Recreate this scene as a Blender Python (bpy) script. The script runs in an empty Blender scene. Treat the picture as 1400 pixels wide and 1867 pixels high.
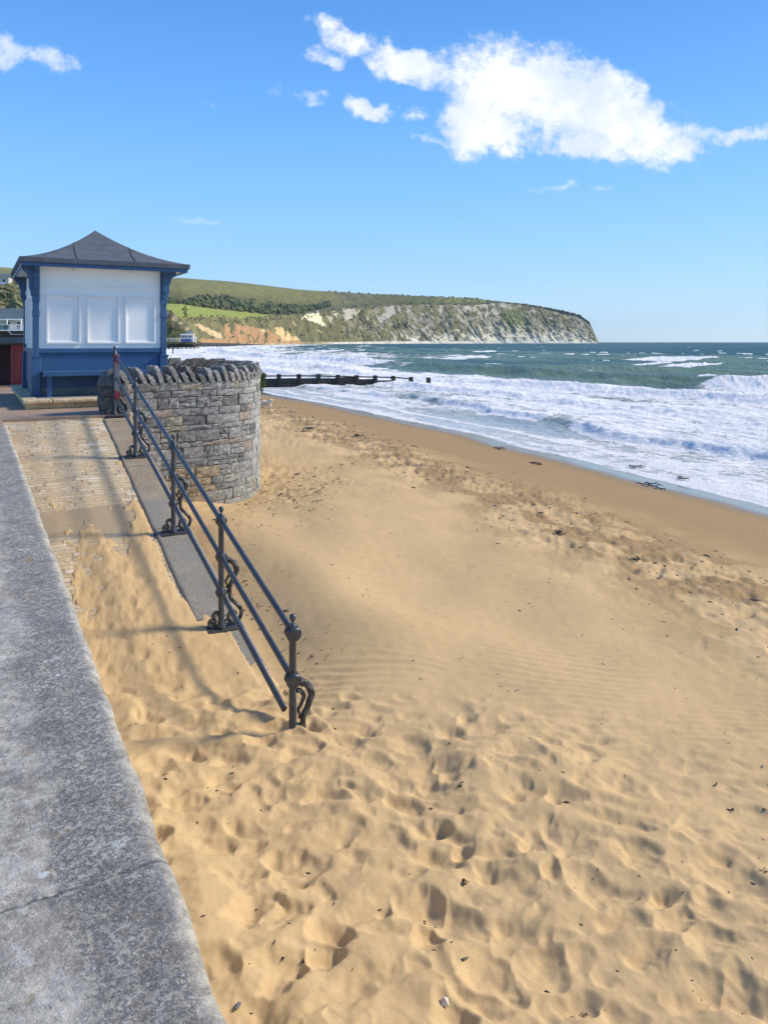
import bpy, bmesh, math, random
import numpy as np
from mathutils import Vector, Matrix

# ------------------------------------------------------------------ camera, sky, sun
SC = bpy.context.scene
ZC = 4.2                      # eye height above the sea
FPX, CX, HY = 1350.0, 700.0, 623.5
cam_d = bpy.data.cameras.new('camera')
cam = bpy.data.objects.new('camera', cam_d)
SC.collection.objects.link(cam)
cam.location = (0, 0, ZC)
cam.rotation_euler = (math.radians(90), 0, 0)
cam_d.sensor_fit = 'VERTICAL'
cam_d.sensor_height = 36.0
cam_d.lens = FPX / 1867.0 * 36.0
cam_d.shift_y = -(933.5 - HY) / 1867.0
cam_d.clip_start = 0.05
cam_d.clip_end = 40000
SC.camera = cam

SUN_AZ, SUN_EL = 16.0, 34.0    # azimuth from +X towards +Y
az, el = math.radians(SUN_AZ), math.radians(SUN_EL)
sun_dir = Vector((math.cos(az) * math.cos(el), math.sin(az) * math.cos(el), math.sin(el)))
sl = bpy.data.lights.new('sun', 'SUN')
sl.energy = 3.6
sl.angle = math.radians(9.0)
sl.color = (1.0, 0.91, 0.76)
so = bpy.data.objects.new('sun', sl)
so.rotation_euler = sun_dir.to_track_quat('Z', 'Y').to_euler()
SC.collection.objects.link(so)

SC.view_settings.view_transform = 'Standard'
SC.view_settings.look = 'None'
SC.view_settings.exposure = 0.47
SC.view_settings.gamma = 1.0


class NT:
    """tiny node-tree helper"""
    def __init__(self, tree):
        self.t = tree
    def n(self, typ, **kw):
        nd = self.t.nodes.new(typ)
        for k, v in kw.items():
            if k == 'ins':
                for i, val in v.items():
                    self.set(nd.inputs[i], val)
            else:
                setattr(nd, k, v)
        return nd
    def set(self, sock, val):
        if hasattr(val, 'is_output') or hasattr(val, 'links'):
            self.t.links.new(val, sock)
        else:
            if hasattr(sock.default_value, '__len__') and not hasattr(val, '__len__'):
                val = [val] * len(sock.default_value)
            if hasattr(sock.default_value, '__len__') and len(sock.default_value) == 4 and len(val) == 3:
                val = (*val, 1)
            sock.default_value = val
    def m(self, op, a, b=0.0, c=0.0, clamp=False):
        nd = self.n('ShaderNodeMath', operation=op, use_clamp=clamp)
        self.set(nd.inputs[0], a); self.set(nd.inputs[1], b)
        if op in ('MULTIPLY_ADD', 'SMOOTH_MAX', 'SMOOTH_MIN'): self.set(nd.inputs[2], c)
        return nd.outputs[0]
    def ramp(self, f, lo, hi, a=0.0, b=1.0, smooth=False):
        nd = self.n('ShaderNodeMapRange', interpolation_type='SMOOTHSTEP' if smooth else 'LINEAR')
        self.set(nd.inputs[0], f); self.set(nd.inputs[1], lo); self.set(nd.inputs[2], hi)
        self.set(nd.inputs[3], a); self.set(nd.inputs[4], b)
        return nd.outputs[0]
    def mix(self, f, a, b, mode='MIX'):
        nd = self.n('ShaderNodeMix', data_type='RGBA', blend_type=mode)
        self.set(nd.inputs[0], f); self.set(nd.inputs[6], a); self.set(nd.inputs[7], b)
        return nd.outputs[2]
    def noise(self, vec, scale, detail=4, rough=0.55, dist=0.0):
        nd = self.n('ShaderNodeTexNoise')
        if vec is not None: self.set(nd.inputs['Vector'], vec)
        self.set(nd.inputs['Scale'], scale); self.set(nd.inputs['Detail'], detail)
        self.set(nd.inputs['Roughness'], rough); self.set(nd.inputs['Distortion'], dist)
        return nd.outputs[0]
    def mapping(self, vec, loc=(0, 0, 0), rot=(0, 0, 0), scale=(1, 1, 1)):
        nd = self.n('ShaderNodeMapping')
        self.set(nd.inputs[0], vec); self.set(nd.inputs[1], loc); self.set(nd.inputs[2], rot); self.set(nd.inputs[3], scale)
        return nd.outputs[0]
    def coord(self, which='Object'):
        return self.n('ShaderNodeTexCoord').outputs[which]
    def attr(self, name, out='Color'):
        return self.n('ShaderNodeAttribute', attribute_name=name).outputs[out]
    def bump(self, h, strength=0.3, dist=0.01):
        nd = self.n('ShaderNodeBump')
        self.set(nd.inputs['Strength'], strength); self.set(nd.inputs['Distance'], dist); self.set(nd.inputs['Height'], h)
        return nd.outputs[0]


def S(r, g, b):
    """sRGB 0-255 to linear"""
    f = lambda c: (c / 255 / 12.92) if c / 255 <= 0.04045 else ((c / 255 + 0.055) / 1.055) ** 2.4
    return (f(r), f(g), f(b))


# world: Nishita sky and the clouds that stand in it
W = bpy.data.worlds.new('World')
SC.world = W
W.use_nodes = True
W.node_tree.nodes.clear()
w = NT(W.node_tree)
sky = w.n('ShaderNodeTexSky', sky_type='NISHITA', sun_disc=False)
sky.sun_elevation = el
sky.sun_rotation = math.radians(90 - SUN_AZ)
sky.altitude = 0
sky.air_density = 1.0
sky.dust_density = 0.3
sky.ozone_density = 3.0
bc = w.n('ShaderNodeHueSaturation', ins={'Saturation': 1.12, 'Value': 1.0, 'Color': sky.outputs[0]})
gen = w.coord('Generated')
sep = w.n('ShaderNodeSeparateXYZ', ins={0: gen})
SKS = 0.115
grad = w.n('ShaderNodeValToRGB', ins={0: sep.outputs[2]})
stops = [(0.0, S(196, 226, 247)), (0.03, S(184, 221, 250)), (0.09, S(158, 209, 252)), (0.17, S(134, 197, 253)), (0.30, S(103, 172, 248)), (0.42, S(82, 150, 230)), (0.75, S(58, 118, 200)), (1.0, S(50, 105, 185))]
cr = grad.color_ramp
cr.elements[0].position = stops[0][0]; cr.elements[0].color = (*stops[0][1], 1)
cr.elements[1].position = 1.0; cr.elements[1].color = (*stops[-1][1], 1)
for p_, c_ in stops[1:-1]:
    e_ = cr.elements.new(p_); e_.color = (*c_, 1)
gr2 = w.mix(1.0, grad.outputs[0], (0.84 / SKS, 0.84 / SKS, 0.84 / SKS), 'MULTIPLY')
skycol = w.mix(0.85, bc.outputs[0], gr2)
yy = w.m('MAXIMUM', sep.outputs[1], 0.02)
U = w.m('DIVIDE', sep.outputs[0], yy)
V = w.m('DIVIDE', sep.outputs[2], yy)
uv = w.n('ShaderNodeCombineXYZ', ins={0: U, 1: V, 2: 0.0}).outputs[0]
wob1 = w.n('ShaderNodeTexNoise', ins={'Vector': uv, 'Scale': 20.0, 'Detail': 4.0})
wv = w.n('ShaderNodeVectorMath', operation='MULTIPLY_ADD', ins={0: wob1.outputs['Color'], 1: (0.07, 0.05, 0), 2: uv}).outputs[0]
wsep = w.n('ShaderNodeSeparateXYZ', ins={0: wv})
Uw = w.m('SUBTRACT', wsep.outputs[0], 0.035)
Vw = w.m('SUBTRACT', wsep.outputs[1], 0.025)


def blob(px, py, a, b, tilt=0, gain=1.0):
    u0, v0 = (px - CX) / FPX, (HY - py) / FPX
    a, b = a / FPX, b / FPX
    du = w.m('SUBTRACT', Uw, u0); dv = w.m('SUBTRACT', Vw, v0)
    c, s = math.cos(math.radians(tilt)), math.sin(math.radians(tilt))
    x = w.m('ADD', w.m('MULTIPLY', du, c / a), w.m('MULTIPLY', dv, s / a))
    y = w.m('ADD', w.m('MULTIPLY', du, -s / b), w.m('MULTIPLY', dv, c / b))
    r = w.m('ADD', w.m('MULTIPLY', x, x), w.m('MULTIPLY', y, y))
    return w.m('MULTIPLY', w.m('SUBTRACT', 1.0, r), gain)


def union(lst):
    r = lst[0]
    for q in lst[1:]:
        r = w.m('SMOOTH_MAX', r, q, 0.25)
    return r


big = union([blob(965, 165, 205, 105, -12), blob(1110, 205, 170, 92, -25), blob(1150, 258, 180, 38, 4), blob(1310, 248, 130, 17, 2, 0.6),
             blob(880, 225, 110, 78, -8), blob(745, 122, 115, 42, -20), blob(635, 78, 80, 30, -26, 0.7), blob(690, 105, 75, 30, -25, 0.75),
             blob(585, 105, 52, 20, 0, 0.5), blob(650, 192, 40, 22, 0, 0.75), blob(695, 205, 30, 20, 0, 0.7), blob(578, 180, 34, 14, 0, 0.4),
             blob(800, 262, 42, 14, 0, 0.5), blob(760, 215, 34, 18, 0, 0.4)])
thin = union([blob(15, 95, 75, 34, -12, 0.95), blob(78, 105, 72, 28, -14, 0.95), blob(135, 108, 28, 16, -20, 0.75), blob(385, 185, 14, 7, 0, 0.4),
              blob(1005, 344, 60, 9, 3, 0.65), blob(1098, 345, 30, 7, 0, 0.5), blob(500, 165, 40, 16, 0, 0.2)])
wisp = blob(365, 397, 75, 8, -3, 0.5)
nA = w.noise(uv, 22.0, 6, 0.62)
nB = w.noise(uv, 60.0, 5, 0.65)
nD = w.noise(uv, 150.0, 4, 0.65)
nn = w.m('ADD', w.m('MULTIPLY', w.m('SUBTRACT', nA, 0.5), 2.7), w.m('MULTIPLY', w.m('SUBTRACT', nB, 0.5), 1.3))
nn = w.m('ADD', nn, w.m('MULTIPLY', w.m('SUBTRACT', nD, 0.5), 0.45))
dbig = w.m('ADD', w.m('MULTIPLY', big, 1.5), nn)
dens = w.ramp(dbig, 0.05, 1.25, 0, 1, True)
dthin = w.ramp(w.m('ADD', w.m('MULTIPLY', thin, 1.2), nn), 0.1, 1.5, 0, 0.8, True)
dw = w.ramp(w.m('ADD', wisp, w.m('MULTIPLY', nn, 0.15)), 0.0, 0.9, 0, 0.5, True)
den = w.m('MAXIMUM', w.m('MAXIMUM', dens, dthin), dw)
front = w.ramp(sep.outputs[1], 0.05, 0.15)
den = w.m('MULTIPLY', den, front)
nC = w.noise(uv, 9.0, 5, 0.6)
shade = w.ramp(nC, 0.38, 0.62, 0, 1, True)
nE = w.noise(uv, 38.0, 5, 0.6)
shade = w.m('MULTIPLY', shade, w.ramp(w.m('ADD', nE, w.m('MULTIPLY', dbig, 0.05)), 0.36, 0.60, 0.35, 1.0), clamp=True)
cloudcol = w.mix(shade, (5.0, 5.6, 6.5), (7.2, 7.2, 7.1))
final = w.mix(den, skycol, cloudcol)
bg = w.n('ShaderNodeBackground', ins={'Color': final, 'Strength': SKS})
wo = w.n('ShaderNodeOutputWorld', ins={0: bg.outputs[0]})

# ------------------------------------------------------------------ frame of the promenade
# t = distance seaward of the camera line, s = distance along the promenade
TH = math.atan2(0.483, 0.876)
NX, NY = math.cos(TH), math.sin(TH)
def fr(t, s):
    return (NX * t - NY * s, NY * t + NX * s)
def inv(X, Y):
    return X * NX + Y * NY, -X * NY + Y * NX
def R(z):            # height given relative to the eye
    return z + ZC
def PX(px, py, D):   # a point at depth D on the ray of a photograph position
    return Vector(((px - CX) / FPX * D, D, ZC - (py - HY) / FPX * D))
FRAME = Matrix.Rotation(TH, 4, 'Z')
rnd = random.Random(7)

# ------------------------------------------------------------------ numpy noise
def _h(ix, iy, seed):
    n = (ix.astype(np.int64) * 374761393 + iy.astype(np.int64) * 668265263 + seed * 982451653) & 0xffffffff
    n = ((n ^ (n >> 13)) * 1274126177) & 0xffffffff
    n = (n ^ (n >> 16)) & 0xffffffff
    return n.astype(np.float64) / 4294967295.0
def pn(x, y, seed=0):
    x = np.asarray(x, float); y = np.asarray(y, float)
    ix = np.floor(x); iy = np.floor(y); fx = x - ix; fy = y - iy
    ux = fx * fx * fx * (fx * (fx * 6 - 15) + 10); uy = fy * fy * fy * (fy * (fy * 6 - 15) + 10)
    def g(a, b):
        an = _h(ix + a, iy + b, seed) * 6.2831853
        return np.cos(an) * (fx - a) + np.sin(an) * (fy - b)
    a = g(0, 0) * (1 - ux) + g(1, 0) * ux
    b = g(0, 1) * (1 - ux) + g(1, 1) * ux
    return (a * (1 - uy) + b * uy) * 1.5
def fbm(x, y, oct=4, seed=0, gain=0.5):
    r = 0; a = 1.0; f = 1.0
    for o in range(oct):
        r = r + a * pn(x * f + 17.3 * o, y * f - 9.1 * o, seed + o)
        a *= gain; f *= 2.03
    return r
def ss(x, a, b):
    v = np.clip((x - a) / (b - a), 0, 1)
    return v * v * (3 - 2 * v)
def bowls(x, y, cell, seed, rlo, rhi, prob=1.0, aspect=1.5, ang=None):
    """smallest squared distance to scattered elliptical footprints, clipped at 1"""
    cx = np.floor(x / cell); cy = np.floor(y / cell)
    best = np.ones_like(x)
    for a in (-1, 0, 1):
        for b in (-1, 0, 1):
            gx = cx + a; gy = cy + b
            px = (gx + _h(gx, gy, seed)) * cell; py = (gy + _h(gx, gy, seed + 1)) * cell
            r = (rlo + (rhi - rlo) * _h(gx, gy, seed + 2)) * cell
            th = _h(gx, gy, seed + 3) * 3.14159 if ang is None else ang + (_h(gx, gy, seed + 3) - .5) * 1.3
            dx = x - px; dy = y - py
            c = np.cos(th); s_ = np.sin(th)
            u = (dx * c + dy * s_) / aspect; v = -dx * s_ + dy * c
            d2 = (u * u + v * v) / (r * r)
            dep = 0.35 + 0.65 * _h(gx, gy, seed + 5)
            m_ = 1 - np.clip(d2, 0, 1)
            tilt = 1 + 0.45 * (u * np.cos(th * 5) + v * np.sin(th * 5)) / r
            val = 1 - dep * m_ ** 1.6 * np.clip(tilt, 0.4, 1.6)
            val = np.where(_h(gx, gy, seed + 4) < prob, val, 1.0)
            best = np.minimum(best, val)
    return best

# ------------------------------------------------------------------ object helpers
def tag(o, label=None, cat=None, group=None, kind=None):
    if label: o['label'] = label
    if cat: o['category'] = cat
    if group: o['group'] = group
    if kind: o['kind'] = kind
    return o
def empty(name, loc=(0, 0, 0), rz=0.0):
    o = bpy.data.objects.new(name, None)
    o.location = loc; o.rotation_euler = (0, 0, rz)
    o.empty_display_size = 0.2
    SC.collection.objects.link(o)
    return o
def link(name, me, mat=None, parent=None, smooth=False):
    o = bpy.data.objects.new(name, me)
    SC.collection.objects.link(o)
    if mat is not None:
        for m_ in (mat if isinstance(mat, (list, tuple)) else [mat]): me.materials.append(m_)
    if smooth: me.polygons.foreach_set('use_smooth', [True] * len(me.polygons))
    if parent is not None: o.parent = parent
    return o
def grid_mesh(name, X, Y, Z, keep=None, attrs=None, colors=None):
    nr, nc = X.shape
    me = bpy.data.meshes.new(name)
    co = np.stack([X, Y, Z], -1).reshape(-1, 3)
    i = np.arange(nr * nc).reshape(nr, nc)
    q = np.stack([i[:-1, :-1], i[:-1, 1:], i[1:, 1:], i[1:, :-1]], -1).reshape(-1, 4)
    if keep is not None: q = q[keep.reshape(-1)]
    nq = len(q)
    me.vertices.add(len(co)); me.vertices.foreach_set('co', co.ravel())
    me.loops.add(nq * 4); me.loops.foreach_set('vertex_index', q.ravel())
    me.polygons.add(nq); me.polygons.foreach_set('loop_start', np.arange(nq) * 4)
    me.polygons.foreach_set('use_smooth', np.ones(nq, bool))
    me.update(calc_edges=True)
    for k, v in (attrs or {}).items():
        a = me.attributes.new(k, 'FLOAT', 'POINT'); a.data.foreach_set('value', v.ravel())
    for k, v in (colors or {}).items():
        a = me.color_attributes.new(k, 'FLOAT_COLOR', 'POINT')
        c4 = np.concatenate([v.reshape(-1, 3), np.ones((v.size // 3, 1))], 1)
        a.data.foreach_set('color', c4.ravel())
    return me

class MB:
    """collects shapes and links them as one mesh object"""
    def __init__(self): self.v = []; self.f = []; self.c = []
    def add(self, vs, fs, col=None):
        o = len(self.v); self.v += [tuple(p) for p in vs]; self.f += [tuple(i + o for i in q) for q in fs]
        self.c += [col or (1, 1, 1)] * len(vs)
    def box(self, x0, x1, y0, y1, z0, z1, col=None, M=None):
        vs = [Vector((x, y, z)) for z in (z0, z1) for (x, y) in ((x0, y0), (x1, y0), (x1, y1), (x0, y1))]
        if M is not None: vs = [M @ v for v in vs]
        self.add(vs, [(3, 2, 1, 0), (4, 5, 6, 7), (0, 1, 5, 4), (1, 2, 6, 5), (2, 3, 7, 6), (3, 0, 4, 7)], col)
    def tube(self, pts, rad, n=12, caps=True, col=None, ribs=0, ribamp=0.0):
        pts = [Vector(p) for p in pts]
        if not hasattr(rad, '__len__'): rad = [rad] * len(pts)
        rings = []; up = None
        for i, p in enumerate(pts):
            d = (pts[min(i + 1, len(pts) - 1)] - pts[max(i - 1, 0)]).normalized()
            if up is None:
                up = Vector((0, 0, 1)) if abs(d.z) < 0.9 else Vector((1, 0, 0))
            up = (up - d * up.dot(d)).normalized()
            sd = d.cross(up)
            ring = []
            for k in range(n):
                a = 2 * math.pi * k / n
                r = rad[i] * (1 + ribamp * math.sin(ribs * a + i * 0.45)) if ribs else rad[i]
                ring.append(p + (up * math.cos(a) + sd * math.sin(a)) * r)
            rings.append(ring)
        vs = [v for r in rings for v in r]; fs = []
        for i in range(len(pts) - 1):
            for k in range(n):
                fs.append((i * n + k, i * n + (k + 1) % n, (i + 1) * n + (k + 1) % n, (i + 1) * n + k))
        if caps:
            fs.append(tuple(range(n))[::-1]); fs.append(tuple((len(pts) - 1) * n + k for k in range(n)))
        self.add(vs, fs, col)
    def lathe(self, c, prof, n=20, axis=None, col=None):
        """prof: (radius, height) along axis from c"""
        ax = Vector(axis or (0, 0, 1)).normalized()
        a = ax.orthogonal().normalized(); b = ax.cross(a); c = Vector(c)
        vs = []; fs = []
        for (r, h) in prof:
            for k in range(n):
                t_ = 2 * math.pi * k / n
                vs.append(c + ax * h + (a * math.cos(t_) + b * math.sin(t_)) * max(r, 1e-4))
        for i in range(len(prof) - 1):
            for k in range(n):
                fs.append((i * n + k, i * n + (k + 1) % n, (i + 1) * n + (k + 1) % n, (i + 1) * n + k))
        fs.append(tuple(range(n))[::-1]); fs.append(tuple((len(prof) - 1) * n + k for k in range(n)))
        self.add(vs, fs, col)
    def torus(self, c, axis, R_, r, n=24, m=10):
        ax = Vector(axis).normalized(); a = ax.orthogonal().normalized(); b = ax.cross(a); c = Vector(c)
        vs = []; fs = []
        for i in range(n):
            t_ = 2 * math.pi * i / n; e = a * math.cos(t_) + b * math.sin(t_)
            for j in range(m):
                p_ = 2 * math.pi * j / m
                vs.append(c + e * (R_ + r * math.cos(p_)) + ax * (r * math.sin(p_)))
        for i in range(n):
            for j in range(m):
                fs.append((i * m + j, i * m + (j + 1) % m, ((i + 1) % n) * m + (j + 1) % m, ((i + 1) % n) * m + j))
        self.add(vs, fs)
    def prism(self, poly, thick, M):
        """poly in local xz, extruded along y by +-thick/2, placed by M"""
        n = len(poly)
        vs = [M @ Vector((x, -thick / 2, z)) for x, z in poly] + [M @ Vector((x, thick / 2, z)) for x, z in poly]
        fs = [tuple(range(n)), tuple(range(2 * n - 1, n - 1, -1))] + [(i, i + n, (i + 1) % n + n, (i + 1) % n) for i in range(n)]
        self.add(vs, fs)
    def build(self, name, mat, parent=None, smooth=False, bevel=0, autosmooth=False, seg=2):
        me = bpy.data.meshes.new(name)
        me.from_pydata([tuple(v) for v in self.v], [], self.f)
        me.update()
        bm = bmesh.new(); bm.from_mesh(me); bmesh.ops.recalc_face_normals(bm, faces=bm.faces); bm.to_mesh(me); bm.free()
        a = me.color_attributes.new('Col', 'FLOAT_COLOR', 'POINT')
        a.data.foreach_set('color', np.array([(*c, 1) for c in self.c]).ravel())
        o = link(name, me, mat, parent, smooth)
        if autosmooth:
            me.polygons.foreach_set('use_smooth', [True] * len(me.polygons))
            em = o.modifiers.new('edge_split', 'EDGE_SPLIT'); em.split_angle = math.radians(40)
        if bevel:
            b = o.modifiers.new('bevel', 'BEVEL'); b.width = bevel; b.segments = seg; b.limit_method = 'ANGLE'
        return o

def newmat(name):
    m_ = bpy.data.materials.new(name); m_.use_nodes = True
    m_.node_tree.nodes.clear()
    nt = NT(m_.node_tree)
    p = nt.n('ShaderNodeBsdfPrincipled')
    o = nt.n('ShaderNodeOutputMaterial', ins={0: p.outputs[0]})
    return m_, nt, p
def simple(name, col, rough=0.6, var=0.12, scale=8.0, bump=0.0, bscale=60.0, metallic=0.0, usecol=False, spec=0.5, bdist=0.004):
    m_, nt, p = newmat(name)
    co = nt.coord('Object')
    n1 = nt.noise(co, scale, 5, 0.6)
    f = nt.ramp(n1, 0.3, 0.7, 1 - var, 1 + var)
    base = nt.attr('Col') if usecol else None
    c = nt.mix(1.0, base if usecol else (*col, 1), nt.n('ShaderNodeCombineXYZ', ins={0: f, 1: f, 2: f}).outputs[0], 'MULTIPLY')
    nt.set(p.inputs['Base Color'], c)
    nt.set(p.inputs['Roughness'], rough); nt.set(p.inputs['Metallic'], metallic)
    nt.set(p.inputs['Specular IOR Level'], spec)
    if bump:
        nt.set(p.inputs['Normal'], nt.bump(nt.noise(co, bscale, 4, 0.6), bump, bdist))
    return m_

# ------------------------------------------------------------------ materials
def mat_sand():
    m_, nt, p = newmat('sand')
    co = nt.coord('Object')
    wet = nt.attr('wet', 'Fac'); damp = nt.attr('damp', 'Fac'); lit = nt.attr('dirt', 'Fac')
    n1 = nt.noise(co, 0.9, 5, 0.6); n2 = nt.noise(co, 420.0, 2, 0.7); n3 = nt.noise(co, 7.0, 4, 0.6)
    dry = nt.mix(n1, (0.72, 0.495, 0.245), (0.62, 0.42, 0.195))
    dry = nt.mix(nt.ramp(n3, 0.35, 0.75, 0, 0.25), dry, (0.44, 0.30, 0.15))
    dmp = nt.mix(n1, (0.40, 0.255, 0.115), (0.32, 0.20, 0.09))
    c = nt.mix(damp, dry, dmp)
    c = nt.mix(wet, c, (0.20, 0.145, 0.085))
    c = nt.mix(nt.m('MULTIPLY', nt.ramp(n2, 0.40, 0.68, 0, 1), 0.42), c, (0.24, 0.15, 0.07))
    c = nt.mix(nt.ramp(n2, 0.42, 0.30, 0, 0.45), c, (0.88, 0.70, 0.44))
    sp = nt.noise(co, 34.0, 3, 0.75)
    c = nt.mix(nt.m('MULTIPLY', nt.ramp(sp, 0.70, 0.74), lit), c, (0.09, 0.055, 0.03))
    nt.set(p.inputs['Base Color'], c)
    nt.set(p.inputs['Roughness'], nt.ramp(wet, 0.3, 1.0, 0.92, 0.12))
    nt.set(p.inputs['Specular IOR Level'], nt.ramp(wet, 0.2, 1.0, 0.15, 0.75))
    h = nt.m('ADD', nt.m('MULTIPLY', n2, 0.5), nt.noise(co, 90.0, 3, 0.7))
    bs = nt.m('MULTIPLY', nt.m('SUBTRACT', 1.0, wet), 0.35)
    nt.set(p.inputs['Normal'], nt.bump(h, bs, 0.004))
    return m_
def mat_sea():
    m_, nt, p = newmat('sea_water')
    co = nt.coord('Object')
    foam = nt.attr('foam', 'Fac'); shal = nt.attr('shallow', 'Fac'); face = nt.attr('face', 'Fac')
    st0 = nt.mapping(co, rot=(0, 0, -TH))
    st = nt.mapping(st0, scale=(1.0, 0.72, 1.0))
    wv_ = nt.n('ShaderNodeTexNoise', ins={'Vector': st, 'Scale': 0.5, 'Detail': 4.0, 'Roughness': 0.6})
    stw = nt.n('ShaderNodeVectorMath', operation='MULTIPLY_ADD', ins={0: wv_.outputs['Color'], 1: (1.6, 1.0, 0), 2: st}).outputs[0]
    f1 = nt.noise(stw, 0.6, 8, 0.76); f2 = nt.noise(stw, 2.6, 7, 0.82); f3 = nt.noise(st0, 6.0, 5, 0.8)
    rdg = nt.m('MULTIPLY', nt.m('ABSOLUTE', nt.m('SUBTRACT', nt.noise(stw, 1.1, 5, 0.6), 0.5)), 1.6)
    fn = nt.m('ADD', nt.m('ADD', nt.m('MULTIPLY', f1, 0.50), nt.m('MULTIPLY', f2, 0.38)), nt.m('MULTIPLY', f3, 0.16))
    fn = nt.m('SUBTRACT', fn, nt.m('MULTIPLY', rdg, 0.20))
    fn = nt.m('MULTIPLY_ADD', nt.m('SUBTRACT', fn, 0.41), 1.9, 0.40)
    th = nt.m('ADD', fn, nt.m('SUBTRACT', foam, 1.0))
    fm = nt.ramp(th, -0.06, 0.07, 0, 1, True)
    dn_ = nt.m('ADD', nt.m('MULTIPLY', nt.noise(nt.mapping(st0, scale=(1, 0.3, 1)), 0.03, 5, 0.65), 0.6), nt.m('MULTIPLY', nt.noise(nt.mapping(co, scale=(0.35, 1, 1)), 0.16, 6, 0.75), 0.4))
    deep = nt.mix(nt.ramp(dn_, 0.38, 0.62), (0.006, 0.040, 0.052), (0.030, 0.120, 0.115))
    sh = nt.mix(nt.m('MINIMUM', shal, 1.0), deep, (0.19, 0.275, 0.26))
    sh = nt.mix(nt.ramp(shal, 1.0, 2.0), sh, (0.56, 0.59, 0.59))
    wc = nt.mix(face, sh, (0.17, 0.24, 0.15))
    fc = nt.mix(nt.ramp(f3, 0.35, 0.6), (0.74, 0.73, 0.70), (1.0, 0.96, 0.90))
    b1 = nt.noise(st, 1.3, 6, 0.7); b2 = nt.noise(st, 0.22, 4, 0.6)
    h = nt.m('ADD', nt.m('MULTIPLY', b1, 0.6), nt.m('MULTIPLY', b2, 2.2))
    h = nt.m('ADD', h, nt.m('MULTIPLY', nt.m('MULTIPLY', f2, fm), 0.45))
    nrm = nt.bump(h, 0.7, 0.40)
    dif = nt.n('ShaderNodeBsdfDiffuse', ins={'Color': nt.mix(fm, wc, fc), 'Normal': nrm})
    gl = nt.n('ShaderNodeBsdfGlossy', ins={'Color': (0.9, 0.95, 1.0), 'Roughness': 0.22, 'Normal': nrm})
    fr_ = nt.n('ShaderNodeFresnel', ins={'IOR': 1.33, 'Normal': nrm})
    k = nt.m('MULTIPLY', nt.ramp(fr_.outputs[0], 0.0, 1.0, 0.02, 0.24), nt.ramp(fm, 0, 1, 1.0, 0.1))
    mx = nt.n('ShaderNodeMixShader', ins={0: k, 1: dif.outputs[0], 2: gl.outputs[0]})
    out = [n_ for n_ in m_.node_tree.nodes if n_.type == 'OUTPUT_MATERIAL'][0]
    nt.set(out.inputs[0], mx.outputs[0]); m_.node_tree.nodes.remove(p)
    return m_
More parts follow.
